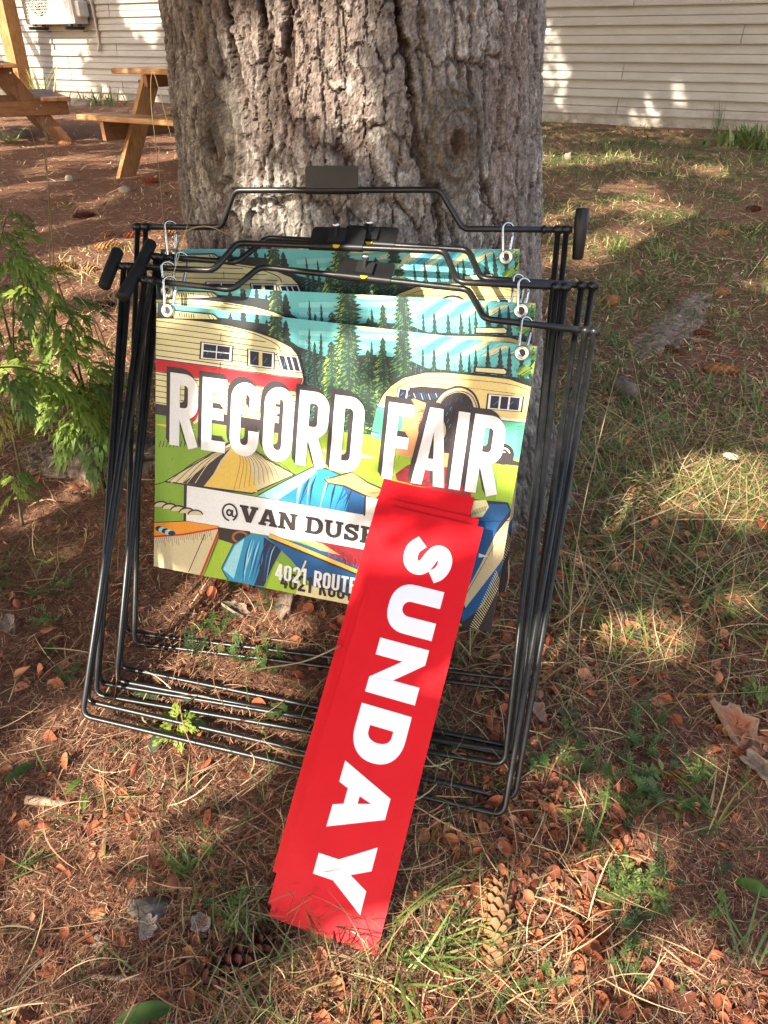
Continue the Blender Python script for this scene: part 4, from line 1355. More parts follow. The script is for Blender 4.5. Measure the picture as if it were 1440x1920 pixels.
mb = MB(); mb.box(0, SW, 0, .004, -SH, 0); mb.build('panel', M['panel'])
panel_me = bpy.data.objects['panel'].data
bpy.data.objects.remove(bpy.data.objects['panel'])


def lathe(prof, n=24):
    V, Fc = [], []
    for (r, z) in prof:
        for k in range(n):
            a = 2 * math.pi * k / n
            V.append((r * math.cos(a), -z, r * math.sin(a)))
    for i in range(len(prof) - 1):
        for k in range(n):
            Fc.append((i * n + k, i * n + (k + 1) % n, (i + 1) * n + (k + 1) % n, (i + 1) * n + k))
    return V, Fc


gv, gf_ = lathe([(.0046, -.0045), (.0046, .0020), (.0056, .0036), (.0068, .0030), (.0074, .0034), (.0086, .0042), (.0098, .0032), (.0104, -0.0010)])
grom_me = mesh_of('grommet', gv, gf_, M['brass'], smooth=True)
hv, hf = lathe([(.0001, .0019), (.0047, .0019)])
hole_me = mesh_of('grommet_hole', hv, hf, M['dark'])
GROM = [(.0205, .0095), (.5555, .0110)]


def frame_matrix(tl, tr, ez, scale=1.0):
    tl, tr, ez = (np.asarray(v, float) for v in (tl, tr, ez))
    ex = tr - tl; ex /= np.linalg.norm(ex)
    ez = ez - ex * (ez @ ex); ez /= np.linalg.norm(ez)
    ny = np.cross(ez, ex)
    Mx = Matrix.Identity(4)
    for i in range(3):
        Mx[i][0], Mx[i][1], Mx[i][2], Mx[i][3] = ex[i] * scale, ny[i], ez[i] * scale, tl[i]
    return Mx


EZ = np.array([0.1026, 0.298, 0.949])
C_TL, C_TR = np.array([-0.3549, 1.0937, .6081]), np.array([0.2145, 0.9718, .6162])
nC = np.cross(EZ, C_TR - C_TL); nC /= np.linalg.norm(nC)
SIGNS = {
    'D': (frame_matrix((-0.3463, 1.0563, 0.5908), (0.2103, 0.9127, 0.5757), EZ), 'printed camping sign at the front of the stack, fully in view above the red strips'),
    'C': (frame_matrix(C_TL, C_TR, EZ, 1.012), 'printed camping sign directly behind the front one, only its top strip showing'),
    'B': (frame_matrix(C_TL + nC * .014 - EZ * .012 + [.006, 0, 0], C_TR + nC * .014 - EZ * .012 + [-.004, 0, 0], EZ, .985), 'printed camping sign third from the front, almost wholly hidden by the second'),
    'A': (frame_matrix((-0.3777, 1.2166, 0.6317), (0.2082, 1.1047, 0.6582), (0.03, 0.21, 0.97), 1.038), 'printed camping sign hanging rearmost against the trunk, its treetops showing above the others'),
}
for k, (mx, lab) in SIGNS.items():
    s = thing('hanging_sign', lab, 'sign', group='camping signs hung on the metal stands')
    s.matrix_world = mx
    for nm, me in (('panel', panel_me), ('artwork', art_me), ('lettering', let_me)):
        link(bpy.data.objects.new(nm, me), s)
    for (x, y) in GROM:
        o = bpy.data.objects.new('grommet', grom_me); o.location = (x, -.0040, -y); link(o, s)
        h = bpy.data.objects.new('grommet_hole', hole_me); h.location = (0, 0, 0); link(h, o)

# --- red strips
RW, RL = 0.142 * .978, 0.567 * .978
rfs = []
xs = dict(S=.285, U=.767, N=1.367, D=2.015, A=2.56, Y=3.183)
for ch in 'SUNDAY':
    w_, pcs = heavy(ch)
    rf = Flat(); rf.z = .0003; rfs.append(rf)
    tr = lambda P: [((.28 + .5 * b) * RW, (xs[ch] + .5 * a) * RW) for a, b in P]
    for pc in pcs:
        if pc[0] == 'p': rf.poly(tr(pc[1]), (1, 1, 1), [tr(h) for h in pc[2]])
        else:
            P = np.asarray(pc[1], float); T = np.gradient(P, axis=0); T /= np.linalg.norm(T, axis=1)[:, None]
            Nn = np.c_[-T[:, 1], T[:, 0]] * pc[2] / 2
            V = tr(np.concatenate([P + Nn, P - Nn])); n = len(P)
            rf.layer(); rf._put(V, [(i, n + i, n + i + 1, i + 1) for i in range(n - 1)], (1, 1, 1))
def warp(x, z):
    return .0016 * np.sin(z / RL * 3.1) + .0011 * np.sin(z * 17 + x * 9) + .0007 * np.sin(x * 40 + z * 6)


def sheet_mesh():
    nx_, nz_ = 9, 36
    V = []
    for dy in (0, .0032):
        for j in range(nz_ + 1):
            for i in range(nx_ + 1):
                x_, z_ = RW * i / nx_, -RL * j / nz_
                V.append((x_, dy + float(warp(x_, z_)), z_))
    w_ = nx_ + 1; h_ = w_ * (nz_ + 1)
    Fc = []
    for j in range(nz_):
        for i in range(nx_):
            a_ = j * w_ + i
            Fc += [(a_, a_ + w_, a_ + w_ + 1, a_ + 1), (h_ + a_, h_ + a_ + 1, h_ + a_ + w_ + 1, h_ + a_ + w_)]
    for j in range(nz_):
        for a_ in (j * w_, j * w_ + nx_):
            q_ = (a_, h_ + a_, h_ + a_ + w_, a_ + w_)
            Fc.append(q_ if a_ % w_ == 0 else q_[::-1])
    for i in range(nx_):
        for a_ in (i, nz_ * w_ + i):
            q_ = (a_, a_ + 1, h_ + a_ + 1, h_ + a_)
            Fc.append(q_ if a_ < w_ else q_[::-1])
    return mesh_of('strip_panel', V, Fc, M['red'])


sheet_me = sheet_mesh()
day_me = []
for rf in rfs:
    rf.v = [(x_, y_ + float(warp(x_, z_)) - .0001, z_) for x_, y_, z_ in rf.v]
    day_me.append(rf.mesh('letter', M['white']))
fr_tl, fr_tr, fr_bl = np.array([.01015, .86885, .3428]), np.array([.14595, .82895, .3312]), np.array([-.14525, .43655, .0104])
fr_tl, fr_tr, fr_bl = (_C + (p_ - _C) * .978 for p_ in (fr_tl, fr_tr, fr_bl))
bk_tl, bk_tr, bk_bl = np.array([.00075, .8949, .37895]), np.array([.13765, .8591, .3669]), np.array([-.13955, .46575, .0604])
_ex = (fr_tr - fr_tl) / np.linalg.norm(fr_tr - fr_tl); _ez = fr_tl - fr_bl; _ez = _ez - _ex * (_ez @ _ex); _ez /= np.linalg.norm(_ez)
_ny = np.cross(_ez, _ex)


def behind(tl_px, bl_px, depth):
    o_ = fr_tl + _ny * depth
    q_ = []
    for p_ in (tl_px, bl_px):
        d_ = ray(*p_); q_.append(_C + d_ * (((o_ - _C) @ _ny) / (d_ @ _ny)))
    up_ = (q_[0] - q_[1]) / np.linalg.norm(q_[0] - q_[1])
    ex_ = np.cross(_ny, up_)
    return q_[0], q_[0] + ex_ * RW, q_[0] - up_ * RL


RID = [('red strip with white day lettering, frontmost of the three leaning on the signs', fr_tl, fr_tr, fr_bl, (0, 0, 0)),
       ('red strip sandwiched between the front and rear strips, only two thin edges showing', *behind((726, 934), (518, 1641), .0042), (0, 0, 0)),
       ('red strip at the back of the three, its blank top showing highest', *behind((721, 893), (511, 1633), .0084), (0, 0, 0))]
for i, (lab, tl, tr, bl, off) in enumerate(RID):
    s = thing('sign_strip', lab, 'sign', group='red strips leaning in front of the signs')
    s.matrix_world = frame_matrix(tl, tr, tl - bl)
    link(bpy.data.objects.new('strip_panel', sheet_me), s)
    for me_ in day_me: link(bpy.data.objects.new('letter', me_), s)

# ================================================================== folding metal sign stands
UL = {'D1': [[-0.357, 1.052, 0.625], [0.269, 0.901, 0.603], [0.164, 0.554, 0.043], [-0.462, 0.705, 0.066]],
      'D2': [[-0.359, 1.086, 0.616], [0.289, 0.936, 0.588], [0.183, 0.58, 0.041], [-0.465, 0.731, 0.069]],
      'C1': [[-0.402, 1.099, 0.633], [0.237, 0.959, 0.645], [0.173, 0.621, 0.061], [-0.465, 0.761, 0.049]],
      'C2': [[-0.401, 1.124, 0.628], [0.254, 0.986, 0.633], [0.187, 0.645, 0.057], [-0.468, 0.783, 0.053]],
      'B1': [[-0.358, 1.126, 0.641], [0.273, 0.982, 0.639], [0.193, 0.641, 0.054], [-0.438, 0.785, 0.056]],
      'B2': [[-0.358, 1.155, 0.634], [0.291, 0.993, 0.635], [0.206, 0.653, 0.055], [-0.443, 0.815, 0.055]],
      'A1': [[-0.42, 1.25, 0.659], [0.26, 1.115, 0.685], [0.215, 0.775, 0.069], [-0.465, 0.91, 0.043]],
      'A2': [[-0.396, 1.216, 0.668], [0.266, 1.09, 0.689], [0.222, 0.755, 0.066], [-0.44, 0.881, 0.045]]}
BAR = {'A': ([-0.4079, 1.2334, 0.6636], [0.2628, 1.1029, 0.6868], (.21, .251, .735, .79), [-0.0002, 0.0088, 0.0543]),
       'B': ([-0.3582, 1.1407, 0.6376], [0.2818, 0.9873, 0.6367], (.204, .253, .738, .78), [0.0112, 0.0464, 0.0274]),
       'C': ([-0.4013, 1.1114, 0.6308], [0.2456, 0.9725, 0.6389], (.219, .256, .743, .783), [0.0092, 0.0446, 0.0309]),
       'D': ([-0.3582, 1.0693, 0.6209], [0.2791, 0.9184, 0.5954], (.208, .247, .733, .782), [0.0123, 0.0482, 0.0234])}
JX = {'A': (258, 273, 1047, 1062), 'B': (293, 303, 1091, 1111), 'C': (232, 244, 1044, 1060), 'D': (272, 284, 1098, 1114)}
FLAB = {'A': 'black metal sign stand resting rearmost against the trunk with a plain plate on its handle',
        'B': 'black metal sign stand third from the front, crossbar just behind another at plate height',
        'C': 'black metal sign stand second from the front, grip sticking out past its left end',
        'D': 'black metal sign stand at the front of the stack, lowest crossbar of the four'}
TR_ = 0.0046
BARPT = {}
for k in 'ABCD':
    a, b, ts, rv = BAR[k]; a, b, rv = map(np.array, (a, b, rv)); d = (b - a) / np.linalg.norm(b - a)
    base = (np.array(UL[k + '1'][2]) + UL[k + '1'][3]) / 2
    st = thing('sign_stand', FLAB[k], 'sign stand', base, group='folding black sign stands leaning on the trunk')

    def onbar(px):
        t = np.linspace(-.1, 1.1, 2401); P = a + np.outer(t, b - a)
        return t[np.abs(proj(P)[0] - px).argmin()]
    jt = [onbar(x) for x in JX[k]]
    BP_ = lambda t: a + (b - a) * t
    tA, tB = jt[0] - .012, jt[3] + .012
    bar = fillet([BP_(tA), BP_(ts[0]), BP_(ts[1]) + rv, BP_(ts[2]) + rv, BP_(ts[3]), BP_(tB)], .018, 7)
    V, Fc = tube(bar, TR_, 12)
    obj('crossbar', V, Fc, M['steel'], st, org=base, smooth=True)
    BARPT[k] = BP_
    for u, (i0, i1) in ((1, (0, 2)), (2, (1, 3))):
        U_ = [np.array(p) for p in UL[k + str(u)]]
        tl, tr = BP_(jt[i0]), BP_(jt[i1])
        V, Fc = tube(fillet([tl, U_[3], U_[2], tr], .016, 7), TR_ * .94, 12)
        obj('leg', V, Fc, M['steel'], st, org=base, smooth=True)
        for tt in (jt[i0], jt[i1]):
            V, Fc = tube([BP_(tt - .0085), BP_(tt - .008), BP_(tt + .008), BP_(tt + .0085)], [TR_ * .9, TR_ * 1.32, TR_ * 1.32, TR_ * .9], 12)
            obj('sleeve', V, Fc, M['steel'], st, org=base, smooth=True)
    # pivot screw
    tp = jt[2] - .03 if k == 'A' else jt[1] + .03
    V, Fc = tube([BP_(tp - .004), BP_(tp - .0035), BP_(tp + .0035), BP_(tp + .004)], [.004, .0062, .0062, .004], 10)
    obj('collar', V, Fc, M['steel'], st, org=base, smooth=True)
    # grip at one end
    ru = rv / np.linalg.norm(rv)
    ge = BP_(tB + .018) if k == 'A' else BP_(tA - .018)
    g0, g1 = ge + ru * .030, ge - ru * .042
    g = np.array([g0, g0 - ru * .002, g0 - ru * .030, g1 + ru * .003, g1])
    rr_ = np.array([.0085, .0102, .0100, .0084, .0072] if k == 'A' else [.0078, .0094, .0096, .0094, .0082])
    V, Fc = tube(g, rr_, 18)
    obj('grip', V, Fc, M['plate'] if k == 'A' else M['foam'], st, org=base, smooth=True)
    # magnet plate on the raised part
    tm = ts[1] + (ts[2] - ts[1]) * {'A': .49, 'B': .52, 'C': .49, 'D': .51}[k]
    pc = BP_(tm) + rv
    nn = np.cross(ru, d)                       # away from the camera
    hw2, ph = .042, .034
    outl = []
    for (cx, cy, s0) in ((hw2 - .006, ph - .006, 0), (-hw2 + .006, ph - .006, 90)):
        outl += [(cx + .006 * math.cos(math.radians(s0 + q_ * 18)), cy + .006 * math.sin(math.radians(s0 + q_ * 18))) for q_ in range(6)]
    outl += [(-hw2, -.001), (hw2, -.001)]
    nO = len(outl)
    off = TR_ * 1.1
    V = [pc + d * x + ru * y - nn * (off - .0015) for x, y in outl] + [pc + d * x + ru * y - nn * (off - .0040) for x, y in outl]
    Fc = [tuple(range(nO)), tuple(range(2 * nO - 1, nO - 1, -1))] + [(i, nO + i, nO + (i + 1) % nO, (i + 1) % nO) for i in range(nO)]
    pl = obj('plate', V, Fc, M['plate'], st, org=base)
    ang = np.linspace(math.radians(80), math.radians(300), 12)
    V = []
    for e in (-hw2, hw2):
        for q_ in ang: V.append(pc + d * e - nn * math.sin(q_) * 0 + (ru * math.cos(q_) - nn * math.sin(q_)) * (TR_ * 1.32))
    V = np.array(V); Fc = [(i, i + 1, 12 + i + 1, 12 + i) for i in range(11)]
    obj('clamp_sleeve', V, Fc, M['plate'], st, org=base, smooth=True)
    if k != 'A':
        Mx = np.eye(4); Mx[:3, 0], Mx[:3, 1], Mx[:3, 2], Mx[:3, 3] = d, -nn, ru, pc
        mb = MB(); mb.box(-.013, .013, off - .002, off + .004, .002, .026, Mx); mb.build('clamp_block', M['foam'], st, org=base)
        sd = ru * .75 - nn * .66; sd /= np.linalg.norm(sd)
        s0 = pc - d * .001 + ru * .012 - nn * (off + .003)
        Pz = [s0 + sd * z for z in (0, .010, .0101, .0135, .0136, .0165, .0190, .0200)]
        V, Fc = tube(Pz, [.0024, .0024, .0030, .0052, .0056, .0056, .0046, .001], 14)
        obj('thumb_screw', V, Fc, M['zinc'], st, org=base, smooth=True)
        lc = pc + d * .002 - nn * (TR_ * 1.42)
        V = [lc + d * (.0055 * math.cos(q_)) - ru * (.0062 * math.sin(q_) + .002) for q_ in np.linspace(0, math.pi, 11)]
        V += [v_ + nn * .0008 for v_ in V]
        Fc = [tuple(range(11)), tuple(range(21, 10, -1))] + [(i, 11 + i, 11 + (i + 1) % 11, (i + 1) % 11) for i in range(11)]
        obj('label', V, Fc, M['yellow'], st, org=base)

# ================================================================== snap hooks
HL = {'A': ('at the left end of the rearmost stand', 'at the right end of the rearmost stand'), 'B': ('on the third crossbar from the front, left side', 'on the third crossbar from the front, right side'),
      'C': ('on the second crossbar from the front, left side', 'on the second crossbar from the front, right side'), 'D': ('on the lowest front crossbar, left side', 'on the lowest front crossbar, right side')}
for k in 'ABCD':
    mx = SIGNS[k][0]
    a, b, ts, rv = BAR[k]; a, b = np.array(a), np.array(b); d = (b - a) / np.linalg.norm(b - a)
    for si, (x, y) in enumerate(GROM):
        gp = np.array(mx @ Vector((x, -.002, -y)))
        t = ((gp - a) @ d) / np.linalg.norm(b - a)
        bp = a + (b - a) * t
        dn = gp - bp; L = np.linalg.norm(dn); dn /= L
        side_ = np.cross(dn, d); side_ /= np.linalg.norm(side_)
        if side_[1] > 0: side_ = -side_
        tw = math.radians([-40, -48][si])
        sd = side_ * math.cos(tw) + d * math.sin(tw)
        r1, r2 = .0100, .0062
        top, bot = -.0015, L + .001
        P = []
        for q_ in np.linspace(0, math.pi, 13): P.append(bp + dn * (top - (r1 - .0025) * math.sin(q_)) + sd * (r1 * math.cos(q_)))
        for q_ in np.linspace(math.pi, 2 * math.pi, 11): P.append(bp + dn * (bot - r2 * .3 - r2 * math.sin(q_) * .9) + sd * (r2 * math.cos(q_)))
        hk = thing('snap_hook', 'small silver snap hook ' + HL[k][si], 'snap hook', bp, group='snap hooks holding the signs')
        V, Fc = tube(P, .00195, 8, True)
        obj('hook_body', V, Fc, M['zinc'], hk, org=bp, smooth=True)
        g0, g1 = bp + dn * .004 - sd * r1, bp + dn * (L - .006) - sd * r2
        V, Fc = tube([g0, g0 * .8 + g1 * .2, g0 * .25 + g1 * .75, g1], [.0018, .0027, .0027, .0020], 8)
        obj('gate', V, Fc, M['zinc'], hk, org=bp, smooth=True)

# ================================================================== litter, grass and small plants


def blades(base, L, W, yaw, th0, curl, bend=0.0, seg=5, clamp=0.002, taper=1.0, roll=0.0):
    """strips that start at base, lean by th0 from the vertical and droop by curl"""
    n = len(base)
    L, W, yaw, th0, curl, bend = (np.broadcast_to(np.asarray(a, float), (n,)) for a in (L, W, yaw, th0, curl, bend))
    P = np.zeros((n, seg + 1, 3)); P[:, 0] = base
    S = np.zeros((n, seg + 1, 3))
    for i in range(seg + 1):
        f = i / seg
        th = th0 + curl * f; ya = yaw + bend * f
        dx, dy = np.sin(ya), np.cos(ya)
        S[:, i] = np.stack([dy, -dx, np.full(n, 0.0)], -1)
        if i < seg:
            st = (L / seg)[:, None] * np.stack([np.sin(th) * dx, np.sin(th) * dy, np.cos(th)], -1)
            P[:, i + 1] = P[:, i] + st
    if clamp is not None:
        P[..., 2] = np.maximum(P[..., 2], zg(P[..., 0], P[..., 1]) + clamp)
    s = np.linspace(0, 1, seg + 1)
    w = (W[:, None] * np.clip(1 - taper * s ** 2.2, 0.06, 1)[None, :] * np.minimum(1, .55 + s * 2)[None, :])[..., None] / 2
    rl = np.broadcast_to(np.asarray(roll, float), (n,))[:, None, None]
    Sv = S * np.cos(rl) + np.array([0, 0, 1.0]) * np.sin(rl)
    V = np.stack([P - Sv * w, P + Sv * w], 2).reshape(-1, 3)
    k = (np.arange(n) * (seg + 1) * 2)[:, None]
    i = np.arange(seg)[None, :] * 2
    F_ = np.stack([k + i, k + i + 1, k + i + 3, k + i + 2], -1).reshape(-1, 4)
    return V, F_


def pick(n, cols, jit=0.18):
    c = np.array(cols)[rng.integers(0, len(cols), n)]
    return np.clip(c * rng.uniform(1 - jit, 1 + jit, (n, 1)) * rng.uniform(.94, 1.06, (n, 3)), 0.004, .95)


def fan(n, d0, d1, half=1.05, power=1.0):
    """places round the viewer, thinning with distance"""
    d = d0 * (d1 / d0) ** (rng.random(n) ** power)
    a = rng.uniform(-half, half, n)
    return d * np.sin(a), d * np.cos(a), d


def not_in_trunk(x, y, r=0.40):
    return np.hypot(x - TREE[0], y - TREE[1]) > r


NEED = [(.28, .128, .074), (.16, .066, .040), (.38, .205, .120), (.08, .037, .025), (.32, .135, .074), (.54, .35, .21), (.21, .095, .059), (.12, .055, .036)]
x, y, d = fan(190000, .28, 5.5)
k = not_in_trunk(x, y); x, y, d = x[k], y[k], d[k]; n = len(x)
z = zg(x, y) + rng.uniform(.0005, .013, n)
V, F_ = blades(np.stack([x, y, z], -1), rng.uniform(.010, .022, n) * (.75 + .35 * d), rng.uniform(.0007, .0013, n) * (.7 + .45 * d), rng.uniform(0, 6.28, n), rng.normal(1.5, .20, n), rng.normal(.1, .25, n), rng.normal(0, .7, n), seg=2, taper=.6)
tag(obj('needle_litter', V, F_, M['litter'], colors=np.repeat(pick(n, NEED, .3), 6, 0)), 'carpet of dry brown spruce needles over the ground', kind='stuff')

STRAW = [(.38, .26, .135), (.47, .34, .19), (.30, .19, .10), (.22, .13, .07), (.42, .31, .16)]
x, y, d = fan(7000, .28, 6.0)
k = not_in_trunk(x, y) & ((vnoise(x * 2.3 + 3, y * 2.3, 301) > .52 - .12 * (x > .2)) | (rng.random(len(x)) < .22)); x, y, d = x[k], y[k], d[k]; n = len(x)
z = zg(x, y) + rng.uniform(.002, .020, n)
V, F_ = blades(np.stack([x, y, z], -1), rng.uniform(.03, .13, n) * (.8 + .15 * d), rng.uniform(.0010, .0024, n) * (.8 + .3 * d), rng.uniform(0, 6.28, n), rng.normal(1.38, .18, n), rng.normal(.3, .3, n), rng.normal(0, .9, n), seg=6, taper=.8, roll=rng.normal(0, .5, n))
cS = np.where(((x < .12) & (rng.random(n) < .6))[:, None], pick(n, NEED, .3), pick(n, STRAW, .25))
tag(obj('dry_grass', V, F_, M['litter'], colors=np.repeat(cS, 14, 0)), 'dead straw coloured grass blades lying across the needles', kind='stuff')

GREEN = [(.105, .17, .036), (.13, .195, .046), (.08, .135, .034), (.18, .22, .06), (.095, .145, .055), (.24, .23, .085)]
x, y, d = fan(46000, .3, 9.0)
dens = .10 + .75 * sstep(.15, .7, x) * sstep(.5, 1.1, y) + .25 * sstep(1.5, 2.6, y) * sstep(-.2, .6, x) - .25 * sstep(2.2, 3.4, y) * sstep(0, -1, x)
dens = dens * (.25 + 1.7 * sstep(.42, .66, fbm(x * 1.9 + 8, y * 1.9, 331, 3)))
k = not_in_trunk(x, y) & (rng.random(len(x)) < dens * .85); x, y, d = x[k], y[k], d[k]; n = len(x)
V, F_ = blades(np.stack([x, y, zg(x, y)], -1), rng.uniform(.035, .10, n) * (.8 + .1 * d), rng.uniform(.0014, .0032, n) * (.75 + .22 * d), rng.uniform(0, 6.28, n), np.abs(rng.normal(.45, .3, n)), rng.uniform(.3, 1.5, n), rng.normal(0, .4, n), seg=4, roll=rng.normal(0, .5, n))
tag(obj('grass', V, F_, M['leaf'], colors=np.repeat(pick(n, GREEN, .25), 10, 0)), 'thin scattered green grass growing through the litter', kind='stuff')

# short bleached grass where the sun reaches the ground behind the tree
n = 26000
x = np.concatenate([rng.uniform(-1.9, -.25, n // 3), rng.uniform(.3, 5.5, n - n // 3)]); y = np.concatenate([rng.uniform(1.55, 3.6, n // 3), 1.5 + 6 * rng.random(n - n // 3) ** 1.6])
k = (rng.random(n) < .04 + .70 * sstep(.50, .62, fbm(x * 2.1 + 14, y * 2.1, 711, 3))) & not_in_trunk(x, y, .44) & (np.abs(x) < .75 * y + .6); x, y = x[k], y[k]; n = len(x); d = np.hypot(x, y)
V, F_ = blades(np.stack([x, y, zg(x, y) + .002], -1), rng.uniform(.025, .075, n) * (.8 + .1 * d), rng.uniform(.0012, .0026, n) * (.6 + .3 * d), rng.uniform(0, 6.28, n), rng.uniform(.5, 1.5, n), rng.uniform(.1, .9, n), rng.normal(0, .6, n), seg=3, taper=.8, roll=rng.normal(0, .5, n))
tag(obj('bleached_grass', V, F_, M['litter'], colors=np.repeat(pick(n, [(.46, .36, .17), (.38, .30, .14), (.30, .30, .10), (.40, .25, .13), (.25, .23, .08)], .25), 8, 0)), 'short bleached yellow grass behind the trunk and the stands', kind='stuff')

# broad leaved creeping weeds in the mid distance
x, y, d = fan(42000, 1.1, 11.0)
dens = sstep(.46, .64, fbm(x * 1.3 + 2, y * 1.3, 351, 4)) * (.25 + .75 * sstep(-.3, .8, x)) * (1 - .6 * sstep(5, 8, y) * sstep(0, -2, x))
k = not_in_trunk(x, y) & (rng.random(len(x)) < dens * .7); x, y, d = x[k], y[k], d[k]; n = len(x)
V, F_ = blades(np.stack([x, y, zg(x, y) + .002], -1), rng.uniform(.015, .05, n) * (.8 + .12 * d), rng.uniform(.006, .014, n) * (.6 + .12 * d), rng.uniform(0, 6.28, n), rng.uniform(.5, 1.3, n), rng.uniform(.1, .8, n), 0, seg=3, roll=rng.normal(0, .3, n))
tag(obj('low_weeds', V, F_, M['leaf'], colors=np.repeat(pick(n, GREEN, .3), 8, 0)), 'low green weeds spread over the yard behind the trunk', kind='stuff')

# coarse litter on the farther bare ground
x, y, d = fan(44000, 1.7, 14.0)
k = not_in_trunk(x, y) & (((x - W0[0]) * WN[0] + (y - W0[1]) * WN[1]) > .02); x, y, d = x[k], y[k], d[k]; n = len(x)
V, F_ = blades(np.stack([x, y, zg(x, y) + .004], -1), rng.uniform(.02, .06, n) * (.6 + .12 * d), rng.uniform(.003, .006, n) * (.6 + .14 * d), rng.uniform(0, 6.28, n), rng.normal(1.45, .15, n), rng.normal(.1, .2, n), rng.normal(0, .7, n), seg=2, taper=.6)
tag(obj('leaf_litter', V, F_, M['litter'], colors=np.repeat(np.clip(pick(n, NEED + STRAW, .3) * 1.6, 0, .8), 6, 0)), 'coarse brown litter over the bare yard towards the building', kind='stuff')

# --- shed cone scales
CS = [(.34, .108, .046), (.27, .080, .036), (.40, .145, .064), (.15, .050, .028), (.30, .090, .042), (.44, .19, .10)]


def scale_shape(seed):
    r = np.random.default_rng(seed)
    nu, nv = 4, 5
    V, c = [], []
    cup, curl = r.uniform(.25, .9), r.uniform(-.5, 1.4)
    asp = r.uniform(.55, .95); jag = r.uniform(.02, .10)
    tipn = r.uniform(.25, .8)
    for j in range(nv + 1):
        t = j / nv
        w = (0.16 + 0.84 * math.sin(min(1, t * 1.12) * math.pi * .62) ** 1.3) * (1 - .55 * max(0, (t - .72) / .28) ** 2 * (1 - .4 * tipn))
        for i in range(nu + 1):
            u = -1 + 2 * i / nu
            V.append((u * w * .5 * asp + r.uniform(-jag, jag) * .5 * t, t * 1.25 - .5 - .10 * abs(u) * t + r.uniform(-jag, jag) * t, cup * .30 * u * u * w + curl * .35 * (t - .3) ** 2 + r.uniform(-.02, .02)))
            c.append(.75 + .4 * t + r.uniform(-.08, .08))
    Fc = [(j * 5 + i, j * 5 + i + 1, j * 5 + i + 6, j * 5 + i + 5) for j in range(nv) for i in range(nu)]
    return np.array(V), Fc, np.array(c)


SH_ = [scale_shape(s) for s in range(8)]
scale_me = []
for i in range(16):
    V, Fc, c = SH_[i % 8]
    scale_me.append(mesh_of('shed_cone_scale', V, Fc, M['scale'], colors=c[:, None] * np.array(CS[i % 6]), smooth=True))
x, y, d = fan(19000, .30, 3.6, 1.05)
cl = fbm(x * 4.6 + 1, y * 4.6, 401, 3)
dens = sstep(.38, .58, cl) * (.42 + .58 * sstep(-.35, .25, x)) * (1 - .55 * sstep(1.6, 2.6, d)) + .08
dens = np.where((x > .45) & (y > 1.25) & (y < 2.3), np.maximum(dens, .75 * sstep(.36, .5, cl)), dens)
dens = np.where((x < -.2) & (y > 1.3), dens * .25, np.where(x < -.15, dens * .6, dens))
k = not_in_trunk(x, y, .46) & (rng.random(len(x)) < dens)
x, y, d = x[k], y[k], d[k]; n = len(x)
size = (.0065 + .0165 * rng.random(n) ** 1.5) * (1 + .10 * d)
zc = zg(x, y) + rng.uniform(.004, .013, n)
px, py, pz = proj(np.stack([x, y, zc], -1))
inside = (px > 5) & (px < 1435) & (py > 5) & (py < 1915)
big = np.argsort(-(size / d) * inside)[:300]
isbig = np.zeros(n, bool); isbig[big] = True
LV, LF, LC, cnt = [], [], [], 0
for i in range(n):
    yaw, tx, ty = R_.uniform(0, 6.28), R_.gauss(0, .45), R_.gauss(0, .45)
    if R_.random() < .4: tx += math.pi
    if isbig[i]:
        o = bpy.data.objects.new('shed_cone_scale', scale_me[R_.randrange(16)])
        o.location = (x[i], y[i], zc[i]); o.rotation_euler = (tx, ty, yaw); o.scale = (size[i],) * 3
        tag(o, 'curled orange brown cone scale shed on the needles', 'cone scale', 'cone scales shed on the ground')
        COL.objects.link(o)
    else:
        from mathutils import Euler
        V, Fc, c = SH_[R_.randrange(8)]
        Rm = np.array(Euler((tx, ty, yaw)).to_matrix())
        LV.append(V * size[i] @ Rm.T + [x[i], y[i], zc[i]])
        LF.append(np.array(Fc) + cnt); cnt += len(V)
        LC.append(c[:, None] * np.array(CS[R_.randrange(6)]) * R_.uniform(.75, 1.15))
tag(obj('cone_scale_litter', np.concatenate(LV), np.concatenate(LF), M['scale'], colors=np.concatenate(LC), smooth=True), 'countless small brown cone scales among the needles', kind='stuff')

# --- spruce cones


def cone_parts(L, r, openness, rows, per):
    zs_ = np.linspace(0, 1, 14)
    prof = r * .62 * np.sin(np.clip(zs_ * .92 + .08, 0, 1) * math.pi) ** .55
    V, Fc = tube(np.stack([np.zeros(14), np.zeros(14), zs_ * L - L / 2], -1), np.maximum(prof, .0015), 10)
    sc = []
    n_ = rows * per
    for k_ in range(n_):
        f = (k_ + .5) / n_
        a = k_ * 2.39996
        z = (f * .97 - .5) * L
        rr = r * (.30 + .70 * math.sin(min(1, f * .90 + .12) * math.pi) ** .6)
        sc.append((a, z, rr, f))
    return (V, Fc), sc


CONESC = {}


def cone_scale_mesh(key, col):
    if key not in CONESC:
        V, c = [], []
        for j in range(4):
            t = j / 3
            w = [.40, .95, .90, .30][j]
            for i in range(3):
                u = -1 + i
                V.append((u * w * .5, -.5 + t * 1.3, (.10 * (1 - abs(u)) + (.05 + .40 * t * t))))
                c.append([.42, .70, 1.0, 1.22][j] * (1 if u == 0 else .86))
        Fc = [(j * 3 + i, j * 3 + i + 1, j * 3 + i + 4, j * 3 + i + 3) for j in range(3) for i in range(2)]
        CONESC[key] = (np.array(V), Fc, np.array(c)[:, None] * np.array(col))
    return CONESC[key]


PALE, RED, DARK, BRN = (.33, .175, .080), (.24, .075, .042), (.085, .028, .021), (.30, .155, .085)


